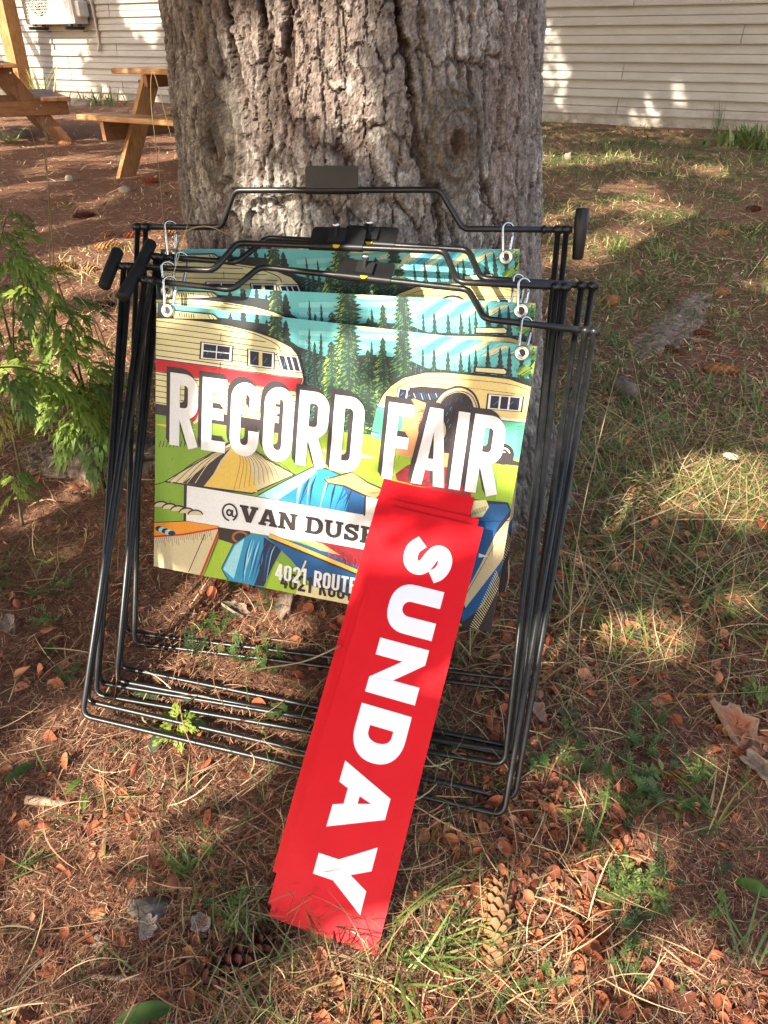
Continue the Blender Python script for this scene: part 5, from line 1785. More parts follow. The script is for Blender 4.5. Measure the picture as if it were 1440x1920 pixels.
def spruce_cone(px, py, yaw, L, r, col, label, individual=False, opn=.25, tilt=0.0):
    p = gpt(px, py); p[2] = zg(p[0], p[1]) + r * .72
    t = thing('spruce_cone', label, 'spruce cone', p, group='spruce cones lying on the ground')
    t.rotation_euler = (math.pi / 2 + tilt, R_.uniform(0, 6), yaw + math.pi / 2)
    t.rotation_mode = 'XYZ'
    rows = max(9, int(L / (.0085 if individual else .0105))); per = 7 if individual else 6
    (V, Fc), sc = cone_parts(L, r, opn, rows, per)
    obj('core', V, Fc, M['scale'], t, colors=np.tile([[c_ * .35 for c_ in col]], (len(V), 1)), smooth=True)
    key = str(col); Vs, Fs, Cs = cone_scale_mesh(key, col)
    me = None; AV, AF, AC, c0 = [], [], [], 0
    for (a, z, rr, f) in sc:
        s = r * .86 * (.55 + .6 * math.sin(min(1, f * .9 + .12) * math.pi))
        er = np.array([math.cos(a), math.sin(a), 0]); et = np.array([-math.sin(a), math.cos(a), 0]); ez_ = np.array([0, 0, 1.0])
        up = ez_ * math.cos(opn) + er * math.sin(opn); nr = np.cross(et, up)
        if nr @ er < 0: nr = -nr
        Mt = np.stack([et * s, up * s, nr * s], 1)
        pos = er * rr * .70 + ez_ * z
        if individual:
            if me is None: me = mesh_of('cone_scale', Vs, Fs, M['scale'], colors=Cs, smooth=True)
            o = bpy.data.objects.new('cone_scale', me)
            m4 = Matrix.Identity(4)
            for i in range(3):
                for j in range(3): m4[i][j] = Mt[i, j]
                m4[i][3] = pos[i]
            o.matrix_local = m4
            link(o, t)
            o.matrix_local = m4
        else:
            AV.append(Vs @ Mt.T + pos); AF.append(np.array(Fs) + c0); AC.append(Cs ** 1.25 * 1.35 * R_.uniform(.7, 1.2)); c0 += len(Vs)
    if not individual:
        tag(obj('scales', np.concatenate(AV), np.concatenate(AF), M['scale'], t, colors=np.concatenate(AC), smooth=True), kind='stuff')
    return t


H = math.radians
for a in [(930, 1738, H(80), .108, .0165, (.27, .135, .060), 'long pale open spruce cone pointing away right of the red strips', True, .30),
          (462, 1800, H(32), .105, .0155, DARK, 'dark red spruce cone in the shade left of the red strips', True, .5),
          (1352, 700, H(-8), .115, .018, PALE, 'long tan cone beside the green dandelion leaf', False, .25),
          (1322, 630, H(-38), .085, .012, RED, 'slim closed red cone lying on the grey root', False, .12),
          (1257, 660, H(-62), .060, .012, RED, 'short closed red cone on the near flank of the grey root', False, .12),
          (1352, 553, H(4), .075, .016, BRN, 'rusty open cone touching the far side of the grey root', False, .45),
          (1146, 573, H(20), .060, .020, BRN, 'stubby brown cone in the grass by the stand legs', False, .45),
          (1412, 396, H(10), .110, .019, DARK, 'dark open cone near the far twig by the picture edge', False, .5),
          (1350, 442, H(2), .120, .017, BRN, 'tan brown cone beyond the grey root bend', False, .25),
          (205, 467, H(12), .150, .020, PALE, 'largest pale cone beside the stand grips', False, .25),
          (252, 445, H(14), .110, .018, RED, 'reddish cone just behind the largest pale cone', False, .4),
          (205, 442, H(4), .100, .016, BRN, 'brown cone touching the tip of a reddish cone behind the stand grips', False, .25),
          (318, 440, H(10), .100, .017, PALE, 'pale cone between the rear stand leg and the trunk', False, .25),
          (122, 504, H(-4), .120, .017, PALE, 'tan cone above the mugwort leaves', False, .25),
          (166, 508, H(8), .085, .016, BRN, 'small tan cone lying tip to tip with another by the mugwort', False, .25),
          (160, 408, H(24), .130, .020, DARK, 'dark open cone on the bare needles left of the trunk', False, .5),
          (118, 384, H(2), .110, .015, BRN, 'slender brown cone alone on the bare needle ground', False, .2),
          (124, 272, H(3), .150, .024, BRN, 'far cone on bare ground between the picnic tables', False, .25),
          (192, 578, H(22), .110, .016, DARK, 'dark cone in the sunlit straw behind the mugwort', False, .3),
          (284, 343, H(15), .130, .022, RED, 'reddish cone below the picnic table leg', False, .45)]:
    spruce_cone(*a)


# --- stones


def stone(px, py, sx, sy, sz, yaw, label, col=None, seed=1, mat='stone', name='stone'):
    p = gpt(px, py)
    nu, nv = 18, 10
    V = []
    for j in range(nv + 1):
        ph = math.pi * j / nv
        for i in range(nu):
            a = 2 * math.pi * i / nu
            v_ = np.array([math.sin(ph) * math.cos(a), math.sin(ph) * math.sin(a), math.cos(ph)])
            k_ = 1 + .5 * (vnoise(v_[0] * 1.6 + seed * 3, v_[1] * 1.6 + v_[2] * 1.3, seed) - .5) + .18 * (vnoise(v_[0] * 5 + seed, v_[1] * 5 + v_[2] * 4, seed + 3) - .5)
            q_ = np.sign(v_) * np.abs(v_) ** .8 * k_
            V.append(q_ * [sx, sy, sz])
    Fc = [(j * nu + i, (j + 1) * nu + i, (j + 1) * nu + (i + 1) % nu, j * nu + (i + 1) % nu) for j in range(nv) for i in range(nu)]
    o = obj(name, V, Fc, M[mat], smooth=True)
    o.location = (p[0], p[1], p[2] + sz * .35); o.rotation_euler = (R_.uniform(-.2, .2), R_.uniform(-.2, .2), yaw)
    return tag(o, label, 'stone')


M['paleStone'] = mat_new('pale_stone', rough=.8, spec=.3)
setc(M['paleStone'], ramp(M['paleStone'], noise(M['paleStone'], coords(M['paleStone']), 60, 5, .7), [(.3, (.17, .13, .095)), (.7, (.30, .24, .18))]))
stone(283, 1706, .026, .014, .012, H(-10), 'grey wedge shaped stone under a pale bark flake', seed=4)
stone(186, 1770, .009, .008, .008, H(40), 'small pale angular stone in the brown needles', seed=6, mat='paleStone')
stone(1168, 742, .030, .055, .040, H(20), 'dark grey rock tucked against the trunk base', seed=9)
stone(236, 360, .045, .03, .03, H(20), 'smooth tan stone below the picnic table leg', seed=12, mat='paleStone')
stone(135, 338, .045, .04, .028, H(10), 'tan stone lying alone on bare ground left of the trunk', seed=14, mat='paleStone')
stone(493, 1690 - 20, .010, .009, .008, 0, 'grey pebble touching the red strip stack', seed=16)
stone(192, 1549, .008, .007, .007, 0, 'pale pebble near the short cut stick', seed=17, mat='paleStone')
stone(150, 199, .22, .12, .07, H(-20), 'flat tan stone by the weeds at the siding foot', seed=19, mat='paleStone')
stone(35, 256, .16, .11, .06, H(5), 'rounded brown stone beside the dark picnic table leg', seed=20)
stone(1375, 1008 - 60, .012, .011, .010, 0, 'tan pebble in the sunlit yellow grass', seed=21, mat='paleStone')
stone(1064, 298, .035, .03, .04, 0, 'yellowish round stone right behind the trunk', seed=23, mat='paleStone')

# --- bark flakes


def flake(px, py, w, l, yaw, tilt, c_in, c_edge, label, seed):
    r = np.random.default_rng(seed)
    n_, m_ = 26, 6
    V, c = [], []
    rad = 1 + .22 * r.normal(size=n_); rad = (rad + np.roll(rad, 1)) / 2
    for j in range(m_ + 1):
        f = j / m_
        for i in range(n_):
            a = 2 * math.pi * i / n_
            x_, y_ = f * rad[i] * math.cos(a), f * rad[i] * math.sin(a)
            x_ = math.copysign(abs(x_) ** .85, x_)
            V.append((x_ * w / 2, y_ * l / 2, .22 * w * x_ * x_ + r.normal() * .012 * w))
            k_ = sstep(.55, .95, f + .1 * r.normal())
            c.append(np.array(c_in) * (1 - k_) * (1 + .12 * r.normal()) + np.array(c_edge) * k_)
    top = len(V)
    V += [(v_[0] * 1.02, v_[1] * 1.02, v_[2] - .003 - .10 * w * (1 if True else 0)) for v_ in V[-n_:]]
    c += [np.array(c_edge) * .8] * n_
    Fc = [(j * n_ + i, j * n_ + (i + 1) % n_, (j + 1) * n_ + (i + 1) % n_, (j + 1) * n_ + i) for j in range(m_) for i in range(n_)]
    Fc += [(top - n_ + i, top - n_ + (i + 1) % n_, top + (i + 1) % n_, top + i) for i in range(n_)]
    p = gpt(px, py)
    o = obj('bark_flake', V, Fc, M['barkchip'], colors=np.clip(np.array(c), .01, 1))
    o.location = (p[0], p[1], p[2] + .014); o.rotation_euler = (tilt, R_.uniform(-.15, .15), yaw)
    return tag(o, label, 'bark flake')


GRY, LIC = (.19, .125, .085), (.29, .215, .155)
flake(1376, 1372, .050, .090, H(12), .25, (.34, .115, .055), (.30, .19, .125), 'large curled bark flake with reddish hollow near the picture edge', 3)
flake(1426, 1452, .030, .060, H(35), .1, GRY, LIC, 'grey ragged bark flake next to the large reddish one', 5)
flake(282, 1747, .024, .022, H(30), .1, LIC, (.34, .29, .25), 'pale lichen crusted bark flake on the grey wedge stone', 6)
flake(380, 1742, .024, .024, H(5), .15, GRY, (.30, .26, .22), 'grey weathered bark flake left of the red strips', 7)
flake(445, 1150, .030, .050, H(60), .2, GRY, LIC, 'grey bark flake in the sun under the hanging signs', 8)
flake(537, 1142, .026, .060, H(-10), .2, LIC, GRY, 'upright pale bark sliver behind the red strips', 9)
flake(20, 1180, .030, .040, H(20), .2, LIC, GRY, 'pale bark flake at the picture edge left of the stands', 10)
flake(1010, 1345, .020, .035, H(20), .2, (.28, .15, .10), (.3, .2, .14), 'brown bark flake right of the stand feet', 11)

# --- sticks


def stick(pts, r0, r1, label, mat='twig', dz=.006, cat='twig', name='twig'):
    P = []
    for q_ in pts:
        if len(q_) == 2:
            p = gpt(*q_); p[2] += dz
        else: p = np.array(q_)
        P.append(p)
    P = fillet(P, .05, 5)
    V, Fc = tube(P, np.linspace(r0, r1, len(P)), 7)
    return tag(obj(name, V, Fc, M[mat], smooth=True), label, cat)


M['palewood'] = mat_new('bleached_wood', rough=.8)
setc(M['palewood'], ramp(M['palewood'], noise(M['palewood'], coords(M['palewood']), 120, 4, .7), [(.3, (.30, .19, .11)), (.7, (.50, .36, .23))]))
stick([(52, 1503), (92, 1507), (130, 1512)], .0068, .0058, 'short pale cut stick lying on brown needles', 'palewood', .005, 'stick', 'stick')
stick([(960, 1560), (1000, 1630), (1045, 1705), (1112, 1800)], .0016, .0023, 'long thin bumpy twig slanting right of the pale cone')
stick([(560, 1745), (620, 1775), (700, 1805), (790, 1838)], .0050, .0035, 'dark stick under the foot of the red strips')
stick([(85, 1758), (160, 1750), (238, 1735)], .0016, .0012, 'thin grey twig left of the lichen crusted flake')
stick([(175, 1835), (240, 1838), (295, 1842)], .0030, .0022, 'pale flattened straw stalk left below the dark cone', 'palewood')
stick([(350, 1695), (365, 1760), (372, 1815)], .0014, .0010, 'thin twig crossing beside the grey weathered flake')
stick([(395, 1530), (460, 1545), (540, 1585)], .0014, .0010, 'pale stalk reaching to the edge of the red strips', 'palewood')
stick([(1185, 380), (1240, 405)], .003, .002, 'short bare twig in the far sunny grass', 'twig')
stick([(1175, 1005), (1240, 980), (1330, 940)], .0016, .001, 'thin straw stalk across the sunlit grass', 'palewood', .03)
stick([(1390, 1250), (1392, 1360), (1440, 1480)], .0026, .0030, 'grey crooked twig beside the large reddish bark flake')


# --- leafy plants


def leaf_shape(L, W, lobes=0, seed=0, droop=.4, fold=.25):
    """a leaf along +y; lobes>0 gives toothed lobes"""
    r = np.random.default_rng(seed)
    n_ = 14 if lobes == 0 else lobes * 4
    V, c = [], []
    for j in range(n_ + 1):
        t = j / n_
        w = W / 2 * (math.sin(math.pi * min(1, t * .96 + .04)) ** .75)
        if lobes: w *= .58 + .42 * abs(math.sin(t * math.pi * lobes)) + .1 * r.normal()
        z = -droop * L * t * t
        for u in (-1, -.5, 0, .5, 1):
            V.append((u * w, t * L, z + fold * abs(u) * w + .04 * w * r.normal()))
            c.append(.9 + .15 * (1 - abs(u)) + .05 * r.normal() - (.12 if u == 0 else 0))
    Fc = [(j * 5 + i, j * 5 + i + 1, j * 5 + i + 6, j * 5 + i + 5) for j in range(n_) for i in range(4)]
    return np.array(V), Fc, np.array(c)


def mugwort_leaf(L, seed):
    """feathery divided leaf: paired narrow lobes, each with a side tooth"""
    r = np.random.default_rng(seed)
    V, Fc, c = [], [], []

    def lobe(p, ang, l, w, dz):
        n0 = len(V)
        d = np.array([math.sin(ang), math.cos(ang)]); s = np.array([d[1], -d[0]])
        for k_, (t, ww) in enumerate(((0, .5), (.30, 1.0), (.62, .8), (1, .04))):
            q_ = p[:2] + d * l * t
            zz_ = p[2] - dz * l * t * t
            V.append((*(q_ - s * w * ww / 2), zz_)); V.append((*(q_ + s * w * ww / 2), zz_))
            c.extend([.85 + .25 * t + .06 * r.normal()] * 2)
        for k_ in range(3): Fc.append((n0 + 2 * k_, n0 + 2 * k_ + 1, n0 + 2 * k_ + 3, n0 + 2 * k_ + 2))
    nl = 4
    drp = r.uniform(.7, 1.25)
    ctr = lambda t: np.array([.02 * math.sin(3 * t) * L, t * L, -drp * L * t * t])
    for k_ in range(5):
        a, b = ctr(k_ / 5), ctr((k_ + 1) / 5)
        n0 = len(V); w = L * .035
        for p in (a, b): V.append((p[0] - w / 2, p[1], p[2])); V.append((p[0] + w / 2, p[1], p[2])); c.extend([.95, .95])
        Fc.append((n0, n0 + 1, n0 + 3, n0 + 2))
    for k_ in range(nl):
        t = .28 + .17 * k_
        p = ctr(t)
        for sd in (-1, 1):
            a = sd * (1.0 - .12 * k_) + .1 * r.normal(); l = L * (.52 - .06 * k_) * r.uniform(.85, 1.1)
            lobe(p, a, l, L * .105, drp * .9)
            for q_ in (.35, .6):
                d = np.array([math.sin(a), math.cos(a)])
                pp_ = np.array([*(p[:2] + d * l * q_), p[2] - drp * .9 * l * q_ * q_])
                lobe(pp_, a - sd * .75, l * .48, L * .11, drp)
                if q_ < .5: lobe(pp_, a + sd * .6, l * .34, L * .06, drp)
    lobe(ctr(.85), 0, L * .40, L * .15, drp); lobe(ctr(.9), .5, L * .25, L * .07, drp); lobe(ctr(.9), -.5, L * .25, L * .07, drp)
    return np.array(V), Fc, np.array(c)


MCOL = [(.17, .26, .050), (.20, .30, .055), (.135, .215, .055), (.32, .40, .07), (.25, .34, .06)]
mug_me = []
for i in range(10):
    V, Fc, c = mugwort_leaf(1.0, 50 + i)
    mug_me.append(mesh_of('leaf', V, Fc, M['leaf'], colors=np.clip(c[:, None], .5, 1.4) * np.array(MCOL[i % 5])))
V, Fc, c = mugwort_leaf(1.0, 77); mug_yel = mesh_of('leaf', V, Fc, M['leaf'], colors=np.clip(c[:, None], .5, 1.4) * np.array((.24, .20, .035)))


def mugwort(label, stems, base_px, nleaf, size, group='mugwort plants', yellow=False):
    p0 = gpt(*base_px)
    t = thing('mugwort_plant', label, 'weed', p0, group=group)
    mb = MB(); li = 0
    for st in stems:
        P = [p0] + [at_y(a_, b_, p0[1] + dy_) for a_, b_, dy_ in st]
        Pf = smooth3(P, 8)
        V, Fc = tube(Pf, np.linspace(.0034, .0013, len(Pf)), 6)
        obj('stem', V, Fc, M['stem'], t, org=p0, smooth=True)
        for k_ in range(nleaf):
            f = .26 + .74 * (k_ + .5 * R_.random()) / nleaf
            i = int(f * (len(Pf) - 1))
            p = Pf[min(i, len(Pf) - 1)]
            a = k_ * 2.4 + R_.uniform(-.5, .5)
            s = size * (1.05 - .45 * f) * R_.uniform(.75, 1.15)
            o = bpy.data.objects.new('leaf', mug_yel if yellow and R_.random() < .6 else mug_me[R_.randrange(10)])
            o.location = p - p0
            o.rotation_euler = (R_.uniform(-.35, .45), R_.uniform(-.4, .4), a)
            o.scale = (s, s, s)
            link(o, t)
    return t


def smooth3(P, n):
    P = [np.asarray(p, float) for p in P]
    P = [2 * P[0] - P[1]] + P + [2 * P[-1] - P[-2]]
    out = []
    for i in range(1, len(P) - 2):
        for k_ in range(n):
            t = k_ / n
            a, b, c, d = P[i - 1:i + 3]
            out.append(0.5 * (2 * b + (c - a) * t + (2 * a - 5 * b + 4 * c - d) * t * t + (3 * b - a - 3 * c + d) * t ** 3))
    out.append(P[-2])
    return np.array(out)


M['stem'] = mat_new('plant_stem', (.12, .105, .05), .6)
mugwort('tall drooping mugwort with divided leaves leaning over the left root', [[(165, 760, -.02), (120, 660, -.08), (60, 540, -.14), (0, 420, -.2)], [(175, 790, 0), (150, 700, -.05), (135, 610, -.10), (105, 520, -.14)],
                                                                             [(150, 790, -.06), (95, 715, -.14), (40, 690, -.2), (-20, 690, -.26)], [(170, 800, -.04), (165, 750, -.10), (170, 700, -.12)]], (196, 915), 17, .100)
mugwort('tall leaning mugwort stem with long leaves cut by the picture edge', [[(20, 640, -.02), (-5, 520, -.06), (5, 430, -.1), (20, 390, -.1)], [(30, 700, -.02), (25, 560, -.06), (35, 470, -.1)]], (60, 790), 13, .105)
mugwort('yellowing mugwort shoot low at the picture edge', [[(20, 800, -.02), (10, 770, -.05), (0, 745, -.05)]], (42, 900), 6, .070, yellow=True)
mugwort('short mugwort shoot below the left root', [[(30, 905, -.02), (22, 875, -.05)]], (42, 985), 8, .055)
mugwort('low mugwort sprout behind the stand legs', [[(185, 870, -.01), (180, 840, -.03)]], (196, 930), 8, .050)

# broad leaves at the feet of the stands
bl = [leaf_shape(1, .34, 0, 1), leaf_shape(1, .5, 0, 2), leaf_shape(1, .42, 7, 3, .2), leaf_shape(1, .95, 3, 4, .1, .15)]
bl_me = {}


def leaf_mesh(i, col):
    kx = (i, col)
    if kx not in bl_me:
        V, Fc, c = bl[i]
        bl_me[kx] = mesh_of('leaf', V, Fc, M['leaf'], colors=c[:, None] * np.array(col), smooth=True)
    return bl_me[kx]


DG, MG, LG, YG, PG = (.055, .095, .035), (.075, .135, .035), (.13, .22, .035), (.20, .27, .05), (.10, .13, .075)
wp = gpt(338, 1375)
wd = thing('weed', 'small weed with a bright feathery top and broad leaves between the stand feet', 'weed', wp, group='weeds')
for (px, py, yaw, L, i, col, z) in [(300, 1318, 75, .060, 0, DG, .010), (350, 1335, -30, .045, 1, PG, .020), (262, 1392, 120, .070, 0, DG, .005), (306, 1385, 165, .034, 1, PG, .015), (352, 1372, -100, .038, 1, LG, .022), (300, 1364, 85, .045, 0, MG, .004)]:
    p = gpt(px, py)
    o = bpy.data.objects.new('leaf', leaf_mesh(i, col)); o.location = p - wp + np.array([0, 0, z]); o.rotation_euler = (.15, R_.uniform(-.3, .3), H(yaw)); o.scale = (L, L, L); link(o, wd)
for k_ in range(9):
    o = bpy.data.objects.new('leaf', mug_me[3]); o.location = (0, 0, .012 + .002 * k_); o.rotation_euler = (R_.uniform(.1, .8), R_.uniform(-.3, .3), k_ * 2.4); s = .036 - .001 * k_; o.scale = (s, s, s); link(o, wd)
V, Fc = tube([(0, 0, -.01), (0, 0, .035)], [.0016, .001], 6); obj('stem', V, Fc, M['stem'], wd)


def single_leaf(px, py, yaw, L, i, col, label, z=.012, rx=.1):
    p = gpt(px, py)
    o = bpy.data.objects.new('fallen_leaf', leaf_mesh(i, col)); o.location = p + np.array([0, 0, z]); o.rotation_euler = (rx, R_.uniform(-.2, .2), H(yaw)); o.scale = (L, L, L)
    COL.objects.link(o); return tag(o, label, 'leaf')


single_leaf(500, 1358, -60, .038, 3, MG, 'rounded lobed green leaf lying on the stand feet beside the red strips', .020)
single_leaf(1236, 728, -110, .085, 2, (.09, .16, .02), 'long jagged dandelion leaf lying below the grey root', .016)
single_leaf(1215, 708, -50, .045, 0, MG, 'small narrow green leaf standing beside the dandelion leaf', .012, .4)
single_leaf(158, 1470, 160, .030, 0, LG, 'bright yellow green seedling leaf near the short cut stick', .014, .5)
single_leaf(164, 1495, 190, .026, 0, LG, 'bright seedling leaf just below its pair near the short cut stick', .008, .3)
single_leaf(70, 1440, 140, .045, 2, MG, 'ragged green leaf at the left among brown needles', .012, .3)
single_leaf(1437, 1690, 60, .040, 1, LG, 'rounded green leaf at the right picture edge', .014, .3)
single_leaf(330, 1905, 100, .060, 0, MG, 'broad green blade tip at the bottom picture edge', .02, .3)


# bedstraw sprigs: stems with whorls of narrow leaflets


def sprig(seed, tall=.05):
    r = np.random.default_rng(seed)
    V, Fc, c = [], [], []
    nst = r.integers(2, 5)
    for s_ in range(nst):
        a0 = r.uniform(0, 6.28); lean = r.uniform(.25, .9); h = tall * r.uniform(.7, 1.2)
        nw = r.integers(4, 7)
        for w_ in range(nw):
            f = (w_ + 1) / nw
            p = np.array([math.cos(a0) * math.sin(lean) * h * f, math.sin(a0) * math.sin(lean) * h * f, math.cos(lean) * h * f])
            if w_ == 0: pprev = np.zeros(3)
            n0 = len(V); sd = np.array([-math.sin(a0), math.cos(a0), 0]) * .0006
            V += [pprev - sd, pprev + sd, p + sd, p - sd]; c += [.7] * 4; Fc.append((n0, n0 + 1, n0 + 2, n0 + 3)); pprev = p
            nl = r.integers(5, 8); ll = .0125 * (1.1 - .45 * f) * r.uniform(.85, 1.2)
            for k_ in range(nl):
                a = k_ * 6.283 / nl + r.uniform(-.2, .2)
                d = np.array([math.cos(a), math.sin(a), r.uniform(.05, .6)]); d /= np.linalg.norm(d)
                t_ = np.array([-math.sin(a), math.cos(a), 0]) * ll * .16
                n0 = len(V)
                V += [p, p + d * ll * .55 - t_, p + d * ll, p + d * ll * .55 + t_]; c += [.8, .95, 1.1, .95]
                Fc.append((n0, n0 + 1, n0 + 2, n0 + 3))
    return np.array(V), Fc, np.array(c)


spr_me = []
for i in range(9):
    V, Fc, c = sprig(200 + i)
    spr_me.append(mesh_of('bedstraw_sprig', V, Fc, M['leaf'], colors=c[:, None] * np.array([(.105, .165, .045), (.14, .20, .055), (.075, .12, .042)][i % 3])))


def put_sprig(x, y, s, lab, grp):
    o = bpy.data.objects.new('bedstraw_sprig', spr_me[R_.randrange(9)])
    o.location = (x, y, float(zg(x, y)) + .002); o.rotation_euler = (R_.gauss(0, .2), R_.gauss(0, .2), R_.uniform(0, 6.28)); o.scale = (s, s, s)
    COL.objects.link(o); tag(o, lab, 'sprig', grp)


sd_me = []
for i in range(8):
    r_ = np.random.default_rng(900 + i)
    mbs = MB()
    nlv = int(r_.integers(3, 8))
    cB = np.array([(.15, .23, .05), (.10, .165, .045), (.21, .26, .06), (.12, .15, .07)][i % 4])
    for k_ in range(nlv):
        V, Fc, c = leaf_shape(1, r_.uniform(.28, .6), 0 if i % 2 else 4, 700 + i * 9 + k_, r_.uniform(.1, .5))
        L_ = .022 * r_.uniform(.6, 1.25); el = r_.uniform(.1, .9); a_ = k_ * 2.4 + r_.uniform(-.4, .4)
        V = V * L_ + [0, .003, 0]
        V = V @ np.array([[1, 0, 0], [0, math.cos(el), -math.sin(el)], [0, math.sin(el), math.cos(el)]]).T
        V = V @ np.array([[math.cos(a_), -math.sin(a_), 0], [math.sin(a_), math.cos(a_), 0], [0, 0, 1]]).T + [0, 0, .004 + .002 * k_]
        mbs.add(V, Fc, np.clip(c[:, None] * cB * r_.uniform(.75, 1.2), .01, .6))
    me_ = mbs.build('seedling', M['leaf']); sd_me.append(me_.data); bpy.data.objects.remove(me_)


def put_seedling(x, y):
    o = bpy.data.objects.new('seedling', sd_me[R_.randrange(8)])
    o.location = (x, y, float(zg(x, y)) + .003); o.rotation_euler = (R_.gauss(0, .2), R_.gauss(0, .2), R_.uniform(0, 6.28)); s = R_.uniform(.5, .95); o.scale = (s, s, s)
    COL.objects.link(o); tag(o, 'small leafy green seedling rooted in the brown litter', 'seedling', 'seedlings in the litter')


# tangled dry and green grass right of the stands
n = 5200
x = rng.uniform(.22, 1.25, n); y = rng.uniform(.72, 1.75, n)
k = (rng.random(n) < (.25 + .75 * sstep(.40, .60, fbm(x * 3 + 4, y * 3, 611, 3))) * sstep(.22, .34, x)) & not_in_trunk(x, y, .45); x, y = x[k], y[k]; n = len(x)
V, F_ = blades(np.stack([x, y, zg(x, y) + .004], -1), rng.uniform(.06, .19, n), rng.uniform(.0009, .0019, n), rng.uniform(0, 6.28, n), rng.uniform(.7, 1.45, n), rng.uniform(.1, 1.0, n), rng.normal(0, .8, n), seg=7, taper=.8, roll=rng.normal(0, .5, n))
tag(obj('tangled_grass', V, F_, M['litter'], colors=np.repeat(pick(n, STRAW + STRAW + GREEN, .25), 16, 0)), 'tangle of dry and green grass right of the sign stands', kind='stuff')

for (cx, cy, rad, n_) in [(1260, 1450, 60, 12), (1200, 1460, 40, 6), (1310, 1470, 40, 6), (1180, 1500, 50, 7), (1290, 1530, 40, 5), (1210, 1730, 60, 9), (1160, 1650, 50, 7), (1230, 1660, 40, 4), (1100, 1560, 40, 6), (1020, 1420, 40, 6), (1060, 1350, 40, 5), (1340, 1130, 70, 9), (1180, 1060, 60, 7), (1300, 1080, 60, 7), (1220, 1220, 40, 5),
                          (1090, 1130, 40, 5), (440, 1120, 60, 9), (420, 1230, 50, 7), (500, 1240, 40, 5), (470, 1260, 40, 4), (60, 1110, 60, 7), (120, 1130, 40, 4), (380, 1600, 40, 5), (420, 1700, 30, 3), (1100, 1440, 50, 6), (1180, 1360, 40, 4), (1000, 1880, 40, 4), (1390, 1330, 30, 3), (1110, 820, 60, 6), (1200, 760, 40, 4), (1300, 760, 40, 5), (860, 1380, 40, 3), (100, 1250, 50, 3), (1200, 1850, 50, 4), (1340, 1680, 40, 3)]:
    for _ in range(int(n_ * .8 + .5)):
        p = gpt(R_.gauss(cx, rad * .75), R_.gauss(cy, rad * .6))
        if R_.random() < .30:
            put_seedling(p[0], p[1]); continue
        put_sprig(p[0], p[1], R_.uniform(.55, 1.0), 'small whorled green bedstraw sprig growing through the litter', 'bedstraw sprigs in the litter')


# grass tufts
def tuft(px, py, n_, L, W, cols, label, th=(.1, .9), curl=(.5, 1.6), spread=.02, yaw=None, individual=False, seg=7):
    p = gpt(px, py)
    t = thing('grass_tuft', label, 'grass tuft', p, group='grass tufts')
    b = np.stack([p[0] + rng.normal(0, spread, n_), p[1] + rng.normal(0, spread, n_), np.zeros(n_)], -1)
    b[:, 2] = zg(b[:, 0], b[:, 1])
    ya = rng.uniform(0, 6.28, n_) if yaw is None else rng.uniform(yaw[0], yaw[1], n_)
    V, F_ = blades(b, rng.uniform(.55, 1.1, n_) * L, rng.uniform(.7, 1.2, n_) * W, ya, rng.uniform(*th, n_), rng.uniform(*curl, n_), rng.normal(0, .35, n_), seg=seg, roll=rng.normal(0, .35, n_))
    c = pick(n_, cols, .2)
    nv = 2 * (seg + 1)
    if individual:
        Fb = F_[:seg]
        for i in range(n_):
            obj('blade', V[i * nv:(i + 1) * nv], Fb, M['leaf'], t, org=p, colors=np.tile(c[i], (nv, 1)))
    else:
        tag(obj('blades', V, F_, M['leaf'], t, org=p, colors=np.repeat(c, nv, 0)), kind='stuff')
    return t


BR = [(.17, .27, .055), (.22, .32, .07), (.13, .22, .045), (.26, .30, .09)]
YL = [(.36, .36, .11), (.28, .30, .08), (.46, .40, .18), (.22, .27, .06)]
tuft(745, 1800, 24, .18, .0034, BR, 'bright green arching grass tuft at the foot of the red strips', (.6, 1.35), (.3, .9), .016, (.9, 3.1), True)
tuft(730, 1795, 34, .13, .0016, STRAW, 'straw coloured dead tuft around the bright blades below the red strips', (.5, 1.4), (.2, 1.2), .02)
tuft(350, 1500, 9, .085, .0026, GREEN, 'upright green blades in the lit needles below the stand feet', (.1, .6), (.2, .9), .006)
tuft(370, 1650, 7, .11, .0022, GREEN, 'thin green blades beside the grey bark flakes', (.2, .8), (.2, .9), .008)
tuft(205, 1520, 12, .085, .0022, GREEN, 'green and straw tuft right of the short cut stick', (.2, 1.0), (.3, 1.1), .012)
tuft(30, 1640, 7, .12, .0024, GREEN, 'few long green blades at the lower picture corner edge', (.5, 1.2), (.3, 1.0), .01, (.3, 2.2))
tuft(480, 1830, 9, .11, .0026, [(.22, .25, .12)], 'pale bent blades left of the bright tuft', (.6, 1.3), (.2, .9), .012)
tuft(1060, 1160, 34, .17, .0024, GREEN + STRAW, 'dense green and straw tuft right of the stand legs', (.3, 1.2), (.4, 1.3), .02)
tuft(1010, 1250, 40, .11, .0020, STRAW, 'pale dry tuft beside the stand legs', (.5, 1.3), (.3, 1.1), .02)
tuft(875, 1240, 26, .12, .0026, GREEN + STRAW, 'tuft seen through the stands right of the red strips', (.3, 1.1), (.3, 1.2), .02)
tuft(1340, 1560, 12, .14, .0024, GREEN, 'green blades below the large reddish bark flake', (.3, 1.1), (.3, 1.1), .014)
tuft(1395, 1820, 7, .15, .0034, [(.11, .19, .07)], 'broad bluish green blades at the lower right corner', (.3, 1.0), (.4, 1.1), .012)
tuft(1110, 1600, 7, .12, .0026, BR, 'long green blades above the pale twig at right', (.2, .8), (.2, .7), .008)
tuft(1130, 835, 50, .12, .0020, STRAW + YL, 'sunlit straw tuft right of the trunk foot', (.3, 1.2), (.3, 1.3), .04)
tuft(1270, 930, 60, .13, .0022, YL, 'yellow green sunlit tuft near the white flower', (.4, 1.25), (.3, 1.3), .05)
